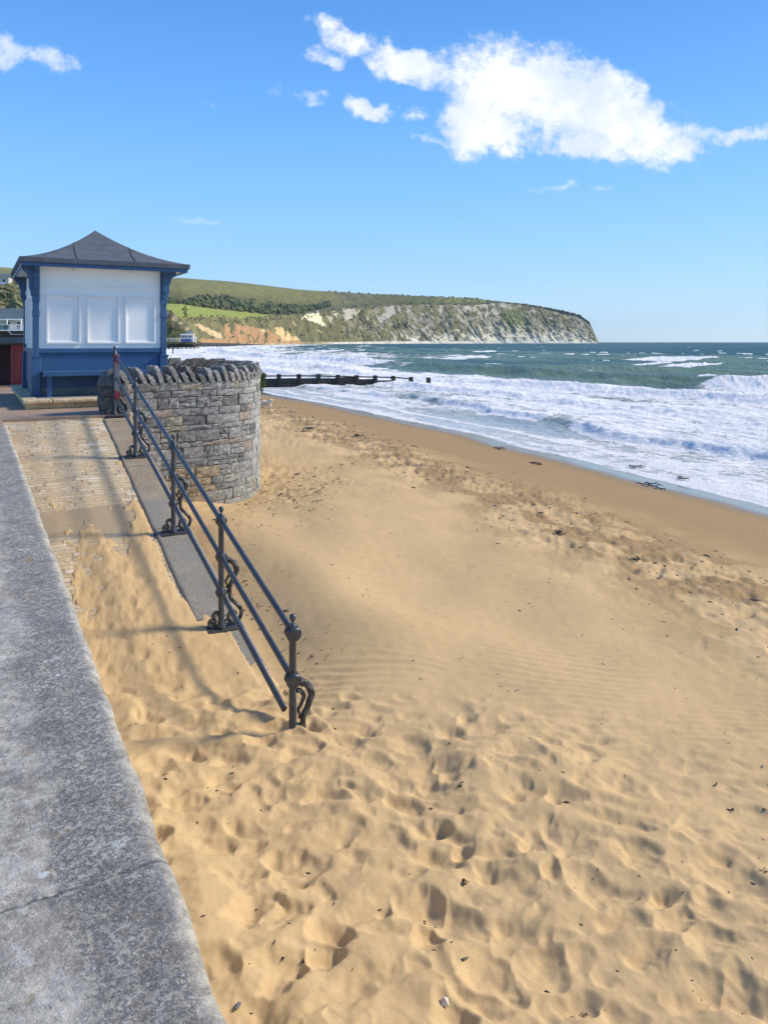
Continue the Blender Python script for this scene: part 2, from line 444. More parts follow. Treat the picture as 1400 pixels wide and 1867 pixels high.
def mat_coping():
    m_, nt, p = newmat('weathered_concrete')
    co = nt.coord('Object')
    sx = nt.n('ShaderNodeSeparateXYZ', ins={0: co})
    n1 = nt.noise(co, 3.2, 5, 0.62, 0.4); n2 = nt.noise(co, 26.0, 6, 0.72); n3 = nt.noise(co, 62.0, 6, 0.78); n4 = nt.noise(nt.mapping(co, loc=(5, 3, 1)), 1.3, 4, 0.6)
    c = nt.mix(nt.ramp(n2, 0.38, 0.62), (0.31, 0.275, 0.225), (0.62, 0.56, 0.45))
    blot = nt.noise(nt.mapping(co, loc=(2, 2, 2)), 5.0, 5, 0.7)
    c = nt.mix(nt.ramp(blot, 0.50, 0.62, 0, 0.55), c, (0.17, 0.15, 0.13))
    c = nt.mix(nt.ramp(blot, 0.44, 0.34, 0, 0.5), c, (0.66, 0.62, 0.54))
    # a dark lichen band just behind the nose of the edge
    xw = nt.m('ADD', sx.outputs[0], nt.m('MULTIPLY', nt.m('SUBTRACT', n1, 0.5), 0.35))
    band = nt.m('MULTIPLY', nt.ramp(xw, 0.10, 0.20, 0, 1, True), nt.ramp(sx.outputs[0], 0.335, 0.375, 1, 0.25, True))
    bw = nt.m('MULTIPLY', nt.m('ADD', band, nt.ramp(n4, 0.45, 0.65, 0.0, 0.35)), nt.ramp(n3, 0.46, 0.55, 0.05, 1.0), clamp=True)
    c = nt.mix(nt.m('MULTIPLY', bw, 0.86, clamp=True), c, (0.070, 0.067, 0.063))
    c = nt.mix(nt.m('MULTIPLY', nt.ramp(n4, 0.52, 0.62), nt.ramp(sx.outputs[0], 0.0, 0.22, 0.75, 0.1)), c, (0.42, 0.43, 0.44))
    c = nt.mix(nt.m('MULTIPLY', nt.ramp(nt.noise(nt.mapping(co, loc=(1, 9, 4)), 2.1, 5, 0.65), 0.52, 0.68), nt.ramp(sx.outputs[0], 0.05, 0.25, 0.75, 0.15)), c, (0.30, 0.23, 0.17))
    c = nt.mix(nt.m('MULTIPLY', nt.ramp(n3, 0.57, 0.64), 0.65), c, (0.74, 0.72, 0.68))
    n5 = nt.noise(nt.mapping(co, loc=(3, 7, 2)), 9.0, 6, 0.75)
    c = nt.mix(nt.ramp(n5, 0.60, 0.66, 0, 0.6), c, (0.28, 0.21, 0.13))
    c = nt.mix(nt.ramp(n5, 0.385, 0.35, 0, 0.5), c, (0.66, 0.65, 0.62))
    c = nt.mix(nt.m('MULTIPLY', nt.ramp(n3, 0.41, 0.36), 0.75), c, (0.05, 0.05, 0.052))
    # lichen spots, orange and white
    v1 = nt.n('ShaderNodeTexVoronoi', ins={'Vector': co, 'Scale': 6.5})
    dd = nt.m('ADD', v1.outputs['Distance'], nt.m('MULTIPLY', nt.m('SUBTRACT', n3, 0.5), 0.10))
    pick = nt.n('ShaderNodeSeparateColor', ins={0: v1.outputs['Color']})
    og = nt.m('MULTIPLY', nt.ramp(dd, 0.15, 0.11), nt.m('GREATER_THAN', pick.outputs[0], 0.72))
    og = nt.m('MULTIPLY', og, nt.ramp(sx.outputs[0], 0.12, 0.2))
    c = nt.mix(nt.m('MULTIPLY', og, 0.9), c, (0.42, 0.21, 0.045))
    wh = nt.m('MULTIPLY', nt.ramp(dd, 0.09, 0.07), nt.m('GREATER_THAN', pick.outputs[1], 0.78))
    c = nt.mix(nt.m('MULTIPLY', wh, 0.75), c, (0.72, 0.72, 0.68))
    # joints between the castings
    jy = nt.m('ADD', sx.outputs[1], nt.m('MULTIPLY', nt.m('SUBTRACT', n2, 0.5), 0.02))
    ph = nt.m('ABSOLUTE', nt.m('SUBTRACT', nt.m('FRACT', nt.m('DIVIDE', nt.m('ADD', jy, -0.75), 2.0)), 0.5))
    jl = nt.ramp(ph, 0.0010, 0.0026, 1, 0)
    c = nt.mix(nt.m('MULTIPLY', jl, nt.ramp(n2, 0.40, 0.52, 0.1, 0.85)), c, (0.07, 0.065, 0.06))
    jw = nt.m('MULTIPLY', nt.ramp(ph, 0.004, 0.009, 1, 0), nt.ramp(n2, 0.52, 0.6))
    c = nt.mix(nt.m('MULTIPLY', jw, 0.6), c, (0.60, 0.56, 0.45))
    nt.set(p.inputs['Base Color'], c)
    nt.set(p.inputs['Roughness'], 0.88)
    h = nt.m('ADD', nt.m('MULTIPLY', n2, 1.0), nt.m('MULTIPLY', n3, 0.8))
    h = nt.m('SUBTRACT', h, nt.m('MULTIPLY', jl, 1.2))
    nt.set(p.inputs['Normal'], nt.bump(h, 0.75, 0.012))
    return m_
def mat_setts():
    m_, nt, p = newmat('ramp_setts')
    co = nt.coord('Object')
    n1 = nt.noise(co, 3.0, 5, 0.65); n2 = nt.noise(co, 40.0, 5, 0.7)
    sx0 = nt.n('ShaderNodeSeparateXYZ', ins={0: co})
    wy_ = nt.m('ADD', sx0.outputs[1], nt.m('ADD', nt.m('MULTIPLY', nt.noise(nt.mapping(co, scale=(1, 0.6, 1)), 2.2, 4, 0.65), 0.16), nt.m('MULTIPLY', n2, 0.018)))
    row = nt.m('DIVIDE', wy_, 0.082); rf_ = nt.m('FRACT', row); ri = nt.m('FLOOR', row)
    vec = nt.n('ShaderNodeCombineXYZ', ins={0: nt.m('MULTIPLY', sx0.outputs[0], 1.7), 1: nt.m('MULTIPLY', ri, 3.71), 2: 0.0}).outputs[0]
    rn = nt.noise(vec, 1.6, 3, 0.6)
    vv = nt.n('ShaderNodeTexVoronoi', voronoi_dimensions='1D', ins={'W': nt.m('ADD', nt.m('MULTIPLY', sx0.outputs[0], 2.6), nt.m('MULTIPLY', ri, 17.37)), 'Scale': 1.0})
    vc = nt.n('ShaderNodeSeparateColor', ins={0: vv.outputs['Color']}).outputs[0]
    gapm = nt.m('MAXIMUM', nt.ramp(rf_, 0.20, 0.05, 0, 1), nt.ramp(vv.outputs['Distance'], 0.44, 0.5, 0, 0.8))
    c = nt.mix(nt.ramp(vc, 0.0, 1.0), (0.60, 0.47, 0.30), (0.86, 0.74, 0.54))
    c = nt.mix(nt.m('MULTIPLY', gapm, 0.85), c, (0.33, 0.245, 0.145))
    c = nt.mix(nt.ramp(rn, 0.52, 0.42), c, (0.60, 0.445, 0.25))
    c = nt.mix(nt.ramp(n1, 0.42, 0.60, 0.12, 0.9), c, (0.62, 0.46, 0.26))
    c = nt.mix(nt.ramp(n2, 0.35, 0.65, 0.35, 0.0), c, (0.14, 0.11, 0.08))
    sx = nt.n('ShaderNodeSeparateXYZ', ins={0: co})
    patch = nt.m('MULTIPLY', nt.ramp(nt.m('ADD', sx.outputs[1], nt.m('MULTIPLY', n1, 0.5)), 9.30, 9.38), nt.ramp(nt.m('ADD', sx.outputs[1], nt.m('MULTIPLY', n1, 0.5)), 10.15, 10.08))
    patch = nt.m('MULTIPLY', patch, nt.ramp(sx.outputs[0], 0.62, 0.68))
    c = nt.mix(patch, c, nt.mix(n2, (0.26, 0.19, 0.115), (0.52, 0.39, 0.23)))
    nt.set(p.inputs['Base Color'], c); nt.set(p.inputs['Roughness'], 0.85)
    h = nt.m('SUBTRACT', nt.m('MULTIPLY', n2, 0.5), nt.m('MULTIPLY', gapm, nt.m('SUBTRACT', 1.0, patch)))
    nt.set(p.inputs['Normal'], nt.bump(h, 0.8, 0.014))
    return m_
def mat_kerb():
    m_, nt, p = newmat('kerb_concrete')
    co = nt.coord('Object')
    sx = nt.n('ShaderNodeSeparateXYZ', ins={0: co})
    n1 = nt.noise(co, 2.5, 5, 0.6); n2 = nt.noise(co, 55.0, 5, 0.75)
    lo = nt.mix(nt.ramp(n2, 0.35, 0.65), (0.17, 0.155, 0.125), (0.33, 0.30, 0.24))
    hi = nt.mix(nt.ramp(n2, 0.38, 0.62), (0.16, 0.12, 0.08), (0.42, 0.33, 0.22))
    c = nt.mix(nt.ramp(nt.m('ADD', sx.outputs[1], n1), 10.2, 10.9), lo, hi)
    c = nt.mix(nt.ramp(n1, 0.52, 0.7, 0, 0.55), c, (0.42, 0.33, 0.20))
    ph = nt.m('ABSOLUTE', nt.m('SUBTRACT', nt.m('FRACT', nt.m('DIVIDE', nt.m('ADD', sx.outputs[1], -0.5), 1.9)), 0.5))
    jl = nt.ramp(ph, 0.002, 0.005, 1, 0)
    c = nt.mix(jl, c, (0.06, 0.05, 0.04))
    nt.set(p.inputs['Base Color'], c); nt.set(p.inputs['Roughness'], 0.88)
    nt.set(p.inputs['Normal'], nt.bump(nt.m('SUBTRACT', n2, jl), 0.6, 0.008))
    return m_
def mat_paving():
    m_, nt, p = newmat('promenade_paving')
    co = nt.coord('Object')
    br = nt.n('ShaderNodeTexBrick', offset=0.5, ins={'Vector': co, 'Scale': 1.0, 'Mortar Size': 0.012, 'Brick Width': 1.5, 'Row Height': 0.75,
              'Color1': (0.40, 0.26, 0.17), 'Color2': (0.30, 0.21, 0.15), 'Mortar': (0.42, 0.33, 0.22)})
    n1 = nt.noise(co, 1.6, 5, 0.65); n2 = nt.noise(co, 30.0, 5, 0.7)
    c = nt.mix(nt.ramp(n1, 0.5, 0.7, 0, 0.7), br.outputs['Color'], (0.46, 0.33, 0.18))
    c = nt.mix(nt.ramp(n2, 0.3, 0.7, 0.35, 0), c, (0.10, 0.085, 0.07))
    nt.set(p.inputs['Base Color'], c); nt.set(p.inputs['Roughness'], 0.85)
    nt.set(p.inputs['Normal'], nt.bump(n2, 0.4, 0.006))
    return m_
def mat_stone():
    m_, nt, p = newmat('wall_stone')
    co = nt.coord('Object')
    col = nt.attr('Col')
    n1 = nt.noise(co, 1.3, 4, 0.6); n2 = nt.noise(co, 15.0, 6, 0.75); n3 = nt.noise(co, 60.0, 4, 0.7)
    c = nt.mix(nt.ramp(n2, 0.40, 0.58, 0.62, 0.0), col, (0.07, 0.066, 0.060))
    c = nt.mix(nt.ramp(n2, 0.56, 0.70, 0.0, 0.55), c, (0.52, 0.49, 0.44))
    c = nt.mix(nt.ramp(n3, 0.60, 0.70, 0, 0.5), c, (0.62, 0.60, 0.56))
    c = nt.mix(nt.ramp(n3, 0.42, 0.34, 0, 0.6), c, (0.04, 0.04, 0.038))
    nt.set(p.inputs['Base Color'], c); nt.set(p.inputs['Roughness'], 0.92)
    h = nt.m('ADD', nt.m('MULTIPLY', n2, 1.0), nt.m('MULTIPLY', n3, 0.45))
    nt.set(p.inputs['Normal'], nt.bump(h, 0.9, 0.03))
    return m_
def mat_land():
    m_, nt, p = newmat('hill_ground')
    co = nt.coord('Object')
    col = nt.attr('Col')
    n1 = nt.noise(co, 0.05, 6, 0.7); n2 = nt.noise(co, 0.22, 4, 0.7)
    f = nt.m('MULTIPLY', nt.ramp(n1, 0.3, 0.7, 0.75, 1.25), nt.ramp(n2, 0.3, 0.7, 0.78, 1.22))
    c = nt.mix(1.0, col, nt.n('ShaderNodeCombineXYZ', ins={0: f, 1: f, 2: f}).outputs[0], 'MULTIPLY')
    nt.set(p.inputs['Base Color'], c); nt.set(p.inputs['Roughness'], 0.95); nt.set(p.inputs['Specular IOR Level'], 0.1)
    return m_
def mat_leaf(name, a, b):
    m_, nt, p = newmat(name)
    co = nt.coord('Object')
    c = nt.mix(nt.ramp(nt.noise(co, 0.35 if 'far' in name else 9.0, 4, 0.7), 0.35, 0.65), a, b)
    nt.set(p.inputs['Base Color'], c); nt.set(p.inputs['Roughness'], 0.8); nt.set(p.inputs['Specular IOR Level'], 0.2)
    return m_

M = dict(
    sand=mat_sand(), sea=mat_sea(), coping=mat_coping(), setts=mat_setts(), kerb=mat_kerb(), paving=mat_paving(), stone=mat_stone(), land=mat_land(),
    iron=simple('painted_iron', (0.040, 0.048, 0.060), 0.38, 0.30, 14.0, 0.25, 120.0, spec=0.6, bdist=0.002),
    oldiron=simple('worn_iron', (0.050, 0.050, 0.052), 0.5, 0.5, 22.0, 0.6, 60.0, bdist=0.004),
    blue=simple('blue_paint', (0.040, 0.105, 0.220), 0.42, 0.10, 3.0, 0.12, 40.0),
    navy=simple('navy_paint', (0.020, 0.058, 0.140), 0.45, 0.12, 3.0, 0.12, 40.0),
    white=simple('white_paint', (0.90, 0.885, 0.85), 0.45, 0.04, 1.5, 0.08, 30.0),
    felt=simple('roof_felt', (0.098, 0.108, 0.125), 0.9, 0.22, 5.0, 0.6, 160.0),
    plinth=simple('plinth_stone', (0.58, 0.45, 0.26), 0.88, 0.4, 7.0, 0.8, 40.0, bdist=0.01),
    concrete=simple('grey_concrete', (0.26, 0.25, 0.23), 0.9, 0.25, 5.0, 0.4, 60.0),
    tar=simple('tarred_timber', (0.016, 0.013, 0.011), 0.7, 0.5, 1.5, 0.7, 10.0, bdist=0.03),
    redwood=simple('red_timber', (0.30, 0.045, 0.04), 0.6, 0.25, 3.0),
    darkred=simple('dark_and_shaded_red', (0.035, 0.010, 0.010), 0.7, 0.3, 3.0),  # shed door, and the store's red with interior shade put into the colour
    redtape=simple('red_band', (0.17, 0.008, 0.025), 0.4, 0.15, 20.0),
    greyboard=simple('grey_board', (0.13, 0.14, 0.16), 0.45, 0.15, 20.0),
    weed=simple('seaweed', (0.030, 0.018, 0.010), 0.5, 0.5, 30.0, 0.6, 80.0),
    pebble=simple('pebble', (0.12, 0.12, 0.12), 0.7, 0.3, 40.0),
    shell=simple('shell', (0.62, 0.52, 0.40), 0.5, 0.3, 40.0),
    rock=simple('dark_rock', (0.030, 0.028, 0.026), 0.85, 0.5, 0.3, 0.8, 1.0, bdist=0.3),
    slate=simple('grey_roof', (0.115, 0.15, 0.155), 0.7, 0.2, 0.6),
    render=simple('house_render', (0.50, 0.48, 0.43), 0.8, 0.1, 0.4),
    glass=simple('dark_glass', (0.02, 0.035, 0.04), 0.1, 0.1, 1.0),
    tealglass=simple('green_glass', (0.04, 0.13, 0.12), 0.15, 0.1, 1.0),
    black=simple('under_deck_shade', (0.012, 0.012, 0.014), 0.7, 0.2, 1.0),  # black stands for the shadow below the balcony deck
    brownbrick=simple('brown_brick', (0.13, 0.055, 0.045), 0.85, 0.3, 0.5),
    plum=simple('plum_timber', (0.10, 0.035, 0.05), 0.8, 0.2, 1.0),
    hutblue=simple('blue_hut_paint', (0.05, 0.08, 0.22), 0.6, 0.1, 1.0),
    dogcoat=simple('dog_coat', (0.80, 0.70, 0.55), 0.9, 0.3, 6.0, 0.8, 60.0),
    farwood=mat_leaf('far_foliage', (0.065, 0.082, 0.034), (0.15, 0.16, 0.062)),
    farscrub=mat_leaf('far_scrub', (0.105, 0.108, 0.05), (0.20, 0.185, 0.08)),
    leaf=mat_leaf('leaf', (0.025, 0.05, 0.012), (0.08, 0.13, 0.025)),
    bark=simple('bark', (0.10, 0.075, 0.05), 0.9, 0.3, 5.0),
)

# ------------------------------------------------------------------ ground shape
def ramp_z(s):                                   # ramp surface, relative to the eye
    return np.minimum(-2.77 + 0.243 * (s - 6.92), -1.228)
SW = np.array([(-40, 11), (-20, 13), (0, 15.6), (6, 16.7), (11.9, 17.8), (17, 18.5), (23.4, 19.2), (31.8, 20.1), (42, 20.6), (60, 20.8), (120, 21), (200, 28),
               (350, 60), (500, 112), (700, 200), (1000, 380)], float)
def shore(s): return np.interp(s, SW[:, 0], SW[:, 1]) + 0.55 * pn(s * 0.16, 0 * s + 5, 11) + 0.16 * pn(s * 0.7, 0 * s + 8, 12)
QP = np.array([(-60, -6.2), (-8, -4.75), (-2, -4.36), (0, -4.2), (2, -4.02), (5, -3.63), (8, -3.2), (10.5, -2.98), (13, -2.88), (40, -2.84)], float)
KB0, KB1 = 1.86, 2.29                            # kerb strip, in t

def cover(s, t):
    """how exposed the ramp is (positive = bare), metres-like field"""
    nz = 0.30 * fbm(t * 3.1, s * 1.1, 4, 5) + 0.10 * fbm(t * 2, s * 14.0, 3, 9)
    a = np.minimum(s - 10.0, 1.9 - t + 0 * s)                    # upper setts
    a = np.where((t < 0.62) & (s < 12.2), np.minimum(a, (t - 0.50) * 1.5), a)
    b = np.minimum(np.minimum(s - 7.75, 9.5 - s), (0.86 - t) * 1.2)
    c = np.minimum(np.minimum(s - 9.15, 10.2 - s), np.minimum((t - 0.6), 1.75 - t) * 1.2) * 0.5
    k = np.minimum(s - (7.28 + 1.2 * np.abs(t - 2.08) * (t < 2.08)), (t - 1.80) * 3)     # kerb
    k = np.where(t > 2.13, np.maximum(k, s - 6.55), k)
    ks = 0.32 - np.sqrt(((s - 10.35) / 1.5) ** 2 + ((t - 2.22) / 0.55) ** 2)   # sand caught on the kerb
    k = np.minimum(k, -ks * 1.2)
    e = np.maximum(np.maximum(a, b), np.maximum(c, k))
    return e + nz * 0.75 * (1 - 0.6 * ss(t, 1.84, 1.9)) * np.where(s > 11.6, 0.3, 1)

# plan of the round bay wall (outer face), world XY
BAY = [(-4.42, 12.62), (-4.05, 12.98), (-3.6, 13.32), (-3.15, 13.62), (-2.82, 13.95), (-2.60, 14.42), (-2.56, 15.05), (-2.66, 15.75), (-2.95, 16.7), (-3.4, 17.7), (-4.1, 18.7), (-5.1, 19.5), (-6.3, 20.0)]
def bay_dist(X, Y):
    d = np.full(X.shape, 99.0)
    for (ax, ay), (bx, by) in zip(BAY[:-1], BAY[1:]):
        vx, vy = bx - ax, by - ay
        u = np.clip(((X - ax) * vx + (Y - ay) * vy) / (vx * vx + vy * vy), 0, 1)
        d = np.minimum(d, np.hypot(X - ax - u * vx, Y - ay - u * vy))
    return d

def sand_z(X, Y, detail=True):
    t, s = inv(X, Y)
    q = shore(s) - t + 0.25 * pn(s * 0.12, t * 0.1, 3) * ss(t, 8, 14)
    zb = np.interp(q, QP[:, 0], QP[:, 1])
    # smooth undulations of the dry beach
    dry = ss(q, 6.5, 9.5)
    zb = zb + dry * 0.05 * pn(X * 0.45, Y * 0.33, 21) + dry * 0.03 * pn(X * 1.1, Y * 0.9, 22)
    # scour trough beside the ramp and its ridge, hollow round the bay wall
    w1 = ss(s, 5.3, 6.6) * (1 - ss(s, 10.5, 12.5))
    zb = zb - w1 * 0.11 * np.exp(-((t - 2.45) / 0.42) ** 2) + w1 * 0.10 * np.exp(-((t - 3.55) / 0.55) ** 2)
    bd = bay_dist(X, Y)
    zb = zb - 0.16 * np.exp(-(bd / 1.6) ** 2) * ss(t, 3, 4.5) + 0.12 * np.exp(-((X + 0.6) / 1.3) ** 2 - ((Y - 13.0) / 3.0) ** 2)
    # sand piled beside the sea wall close to the viewer
    zb = zb + 0.06 * np.exp(-((t - 0.4) / 0.5) ** 2)
    if detail:
        xw = X + 0.09 * pn(X * 2.2, Y * 2.2, 31) + 0.035 * pn(X * 7, Y * 7, 35) + 0.012 * pn(X * 19, Y * 19, 37); yw = Y + 0.09 * pn(X * 2.2, Y * 2.2, 32) + 0.035 * pn(X * 7, Y * 7, 36) + 0.012 * pn(X * 19, Y * 19, 38)
        # footprints: heavy beside the wall, softened to the right
        near = (1 - ss(t, 2.6, 5.2)) * np.where(t < 2.3, 1 - ss(s, 6.3, 7.6), 1 - ss(s + 0.5 * (t - 2.3) + 0.5 * pn(X * 1.3, Y * 1.3, 28), 4.0, 6.3))
        near = np.maximum(near, 0.7 * (1 - ss(s, 3.6, 4.7)) * (1 - ss(t, 3.0, 5.5)))
        rip_zone = np.exp(-(np.maximum(np.abs(X - 1.2) - 1.6, 0) / 1.6) ** 2 - (np.maximum(np.abs(Y - 9.6) - 2.6, 0) / 1.6) ** 2)
        far = (1 - near) * dry * (1 - 0.92 * np.clip(rip_zone * 1.5, 0, 1)) * (1 - ss(Y, 13, 17) * (X < 4)) * ss(t, 2.3, 2.8)
        b1 = bowls(xw * 0.9, yw * 1.15, 0.27, 41, 0.34, 0.58, 0.95, 1.35)
        b2 = bowls(xw * 0.9 + 5, yw * 1.2, 0.16, 51, 0.36, 0.58, 0.85, 1.3)
        b3 = bowls(xw * 0.75 + 3, yw * 1.1, 0.42, 61, 0.26, 0.48, 0.62, 1.5, 0.3)
        dg = (X * 0.75 + Y * 0.66); dn = (-X * 0.66 + Y * 0.75)
        wr = 1 - np.abs(pn(dg * 1.6 + 0.3 * pn(X * 2, Y * 2, 39), dn * 0.8, 33)) * 2
        zb = zb + near * (0.062 * b1 + 0.022 * b2 - 0.05 + 0.026 * pn(X * 2.7, Y * 3.3, 34) + 0.014 * wr + 0.005 * fbm(X * 7, Y * 8, 3, 30))
        zb = zb + far * (0.032 * b3 + 0.009 * b2 - 0.025 + 0.004 * fbm(X * 5, Y * 7, 3, 29))
        # wind-blown ridges across the middle distance
        yy_ = Y + 0.35 * pn(X * 0.5, Y * 0.5, 71) + 0.12 * X
        rr = pn(X * 1.3, yy_ * 5.5, 72)
        zb = zb + far * (0.015 * rr + 0.008 * (1 - 2 * np.abs(pn(X * 2.4 + 4, yy_ * 9.0, 76))))* (1 - near)
        ph = (Y + 0.10 * X + 0.30 * pn(X * 0.35, Y * 0.5, 73) + 0.05 * pn(X * 1.7, Y * 1.7, 74)) * (1 + 0.0 * X) * 2 * np.pi / 0.11
        rp = np.sin(ph) * np.clip(0.55 + 1.0 * pn(X * 0.9, Y * 1.6, 75), 0.1, 1.3)
        zb = zb + 0.0060 * rp * np.clip(rip_zone * 1.8 + 0.12 * far, 0, 1) * dry
        # trampled band along the last tide line
        band = np.exp(-((q - 8.3 - 0.9 * pn(s * 0.2, 0 * s, 81)) / 1.4) ** 2)
        band = np.maximum(band, 0.9 * np.exp(-(bd / 1.5) ** 2) * ss(t, 4.6, 5.0))
        band = np.maximum(band, 0.7 * ss(s, 17, 24) * ss(q, 7, 9))
        bb = bowls(xw * 1.2, yw * 1.0, 0.33, 91, 0.3, 0.5, 0.7, 1.4)
        zb = zb + band * (0.065 * bb + 0.03 * pn(X * 5, Y * 5, 92) + 0.015 * pn(X * 11, Y * 11, 94) - 0.03)
        zb = zb + 0.0025 * pn(X * 9, Y * 9, 93) * dry
    # sand blown over the ramp
    e = cover(s, t)
    th = np.where(e < 0, 0.004 + 0.035 * np.clip(-e * 1.3, 0, 1), -0.03)
    if detail:
        tr = np.exp(-((t - 1.15 - 0.1 * pn(s, s * 0, 96)) / 0.42) ** 2) * (1 - ss(s, 9.2, 10.0))
        fb = bowls(X * 1.0, Y * 1.0, 0.20, 95, 0.3, 0.5, 0.8, 1.5, 2.0)
        fb2 = bowls(X * 1.3, Y * 1.3, 0.09, 97, 0.3, 0.5, 0.7, 1.5)
        th = th + np.where(e < 0, (0.35 + 1.3 * tr) * (0.016 * (fb - 1) + 0.007 * (fb2 - 1)) + 0.006 * pn(X * 6, Y * 6, 98) + 0.004 * pn(X * 13, Y * 13, 99), 0)
    on = ramp_z(s) + th
    onr = (t < KB1 - 0.015) & (s < 13.4)
    k_ = 0.05
    sm = 0.5 * (on + zb + np.sqrt((on - zb) ** 2 + k_ * k_ * (e < 0)))
    zz = np.where(onr, np.where(e < 0, sm, np.maximum(on, zb)), zb)
    return zz, q, e, onr

def build_sand():
    nr, nc = 1350, 1150
    invY = np.linspace(1 / 1.0, 1 / 130.0, nr)
    # more rows where the picture needs them
    y_ = 1 / invY
    ux = np.linspace(-0.80, 0.78, nc)
    Y = np.repeat(y_[:, None], nc, 1); X = ux[None, :] * Y
    Z, q, e, onr = sand_z(X, Y)
    t, s = inv(X, Y)
    Zs = Z + ZC
    wet = ss(-q + 0.35 * pn(s * 0.25, t * 0, 5), -2.3, -0.7)
    damp = (1 - ss(q + 0.8 * pn(X * 0.25, Y * 0.25, 6) + 0.3 * pn(X * 2, Y * 2, 7), 5.2, 9.6))
    damp = np.clip(damp + 1.0 * np.exp(-((q - 8.4) / 1.6) ** 2) * ss(fbm(X * 1.1, Y * 0.9, 4, 8), -0.25, 0.15), 0, 1)
    bd = bay_dist(X, Y)
    damp = np.clip(damp + 0.6 * np.exp(-(bd / 0.9) ** 2) * ss(t, 4.6, 5.0) * ss(fbm(X * 2, Y * 2, 3, 9), -0.1, 0.4), 0, 1)
    dirt = np.clip(0.12 + np.exp(-((q - 8.0) / 1.6) ** 2) + 0.8 * np.exp(-(bd / 1.2) ** 2) + 0.3 * np.exp(-((t - 2.5) / 0.35) ** 2), 0, 1)
    tm = 0.25 * (t[:-1, :-1] + t[1:, 1:] + t[:-1, 1:] + t[1:, :-1])
    keep = tm > 0.25
    me = grid_mesh('sand', X, Y, Zs, keep, {'wet': wet, 'damp': damp, 'dirt': dirt})
    o = link('sand', me, M['sand'])
    tag(o, kind='structure')
build_sand()

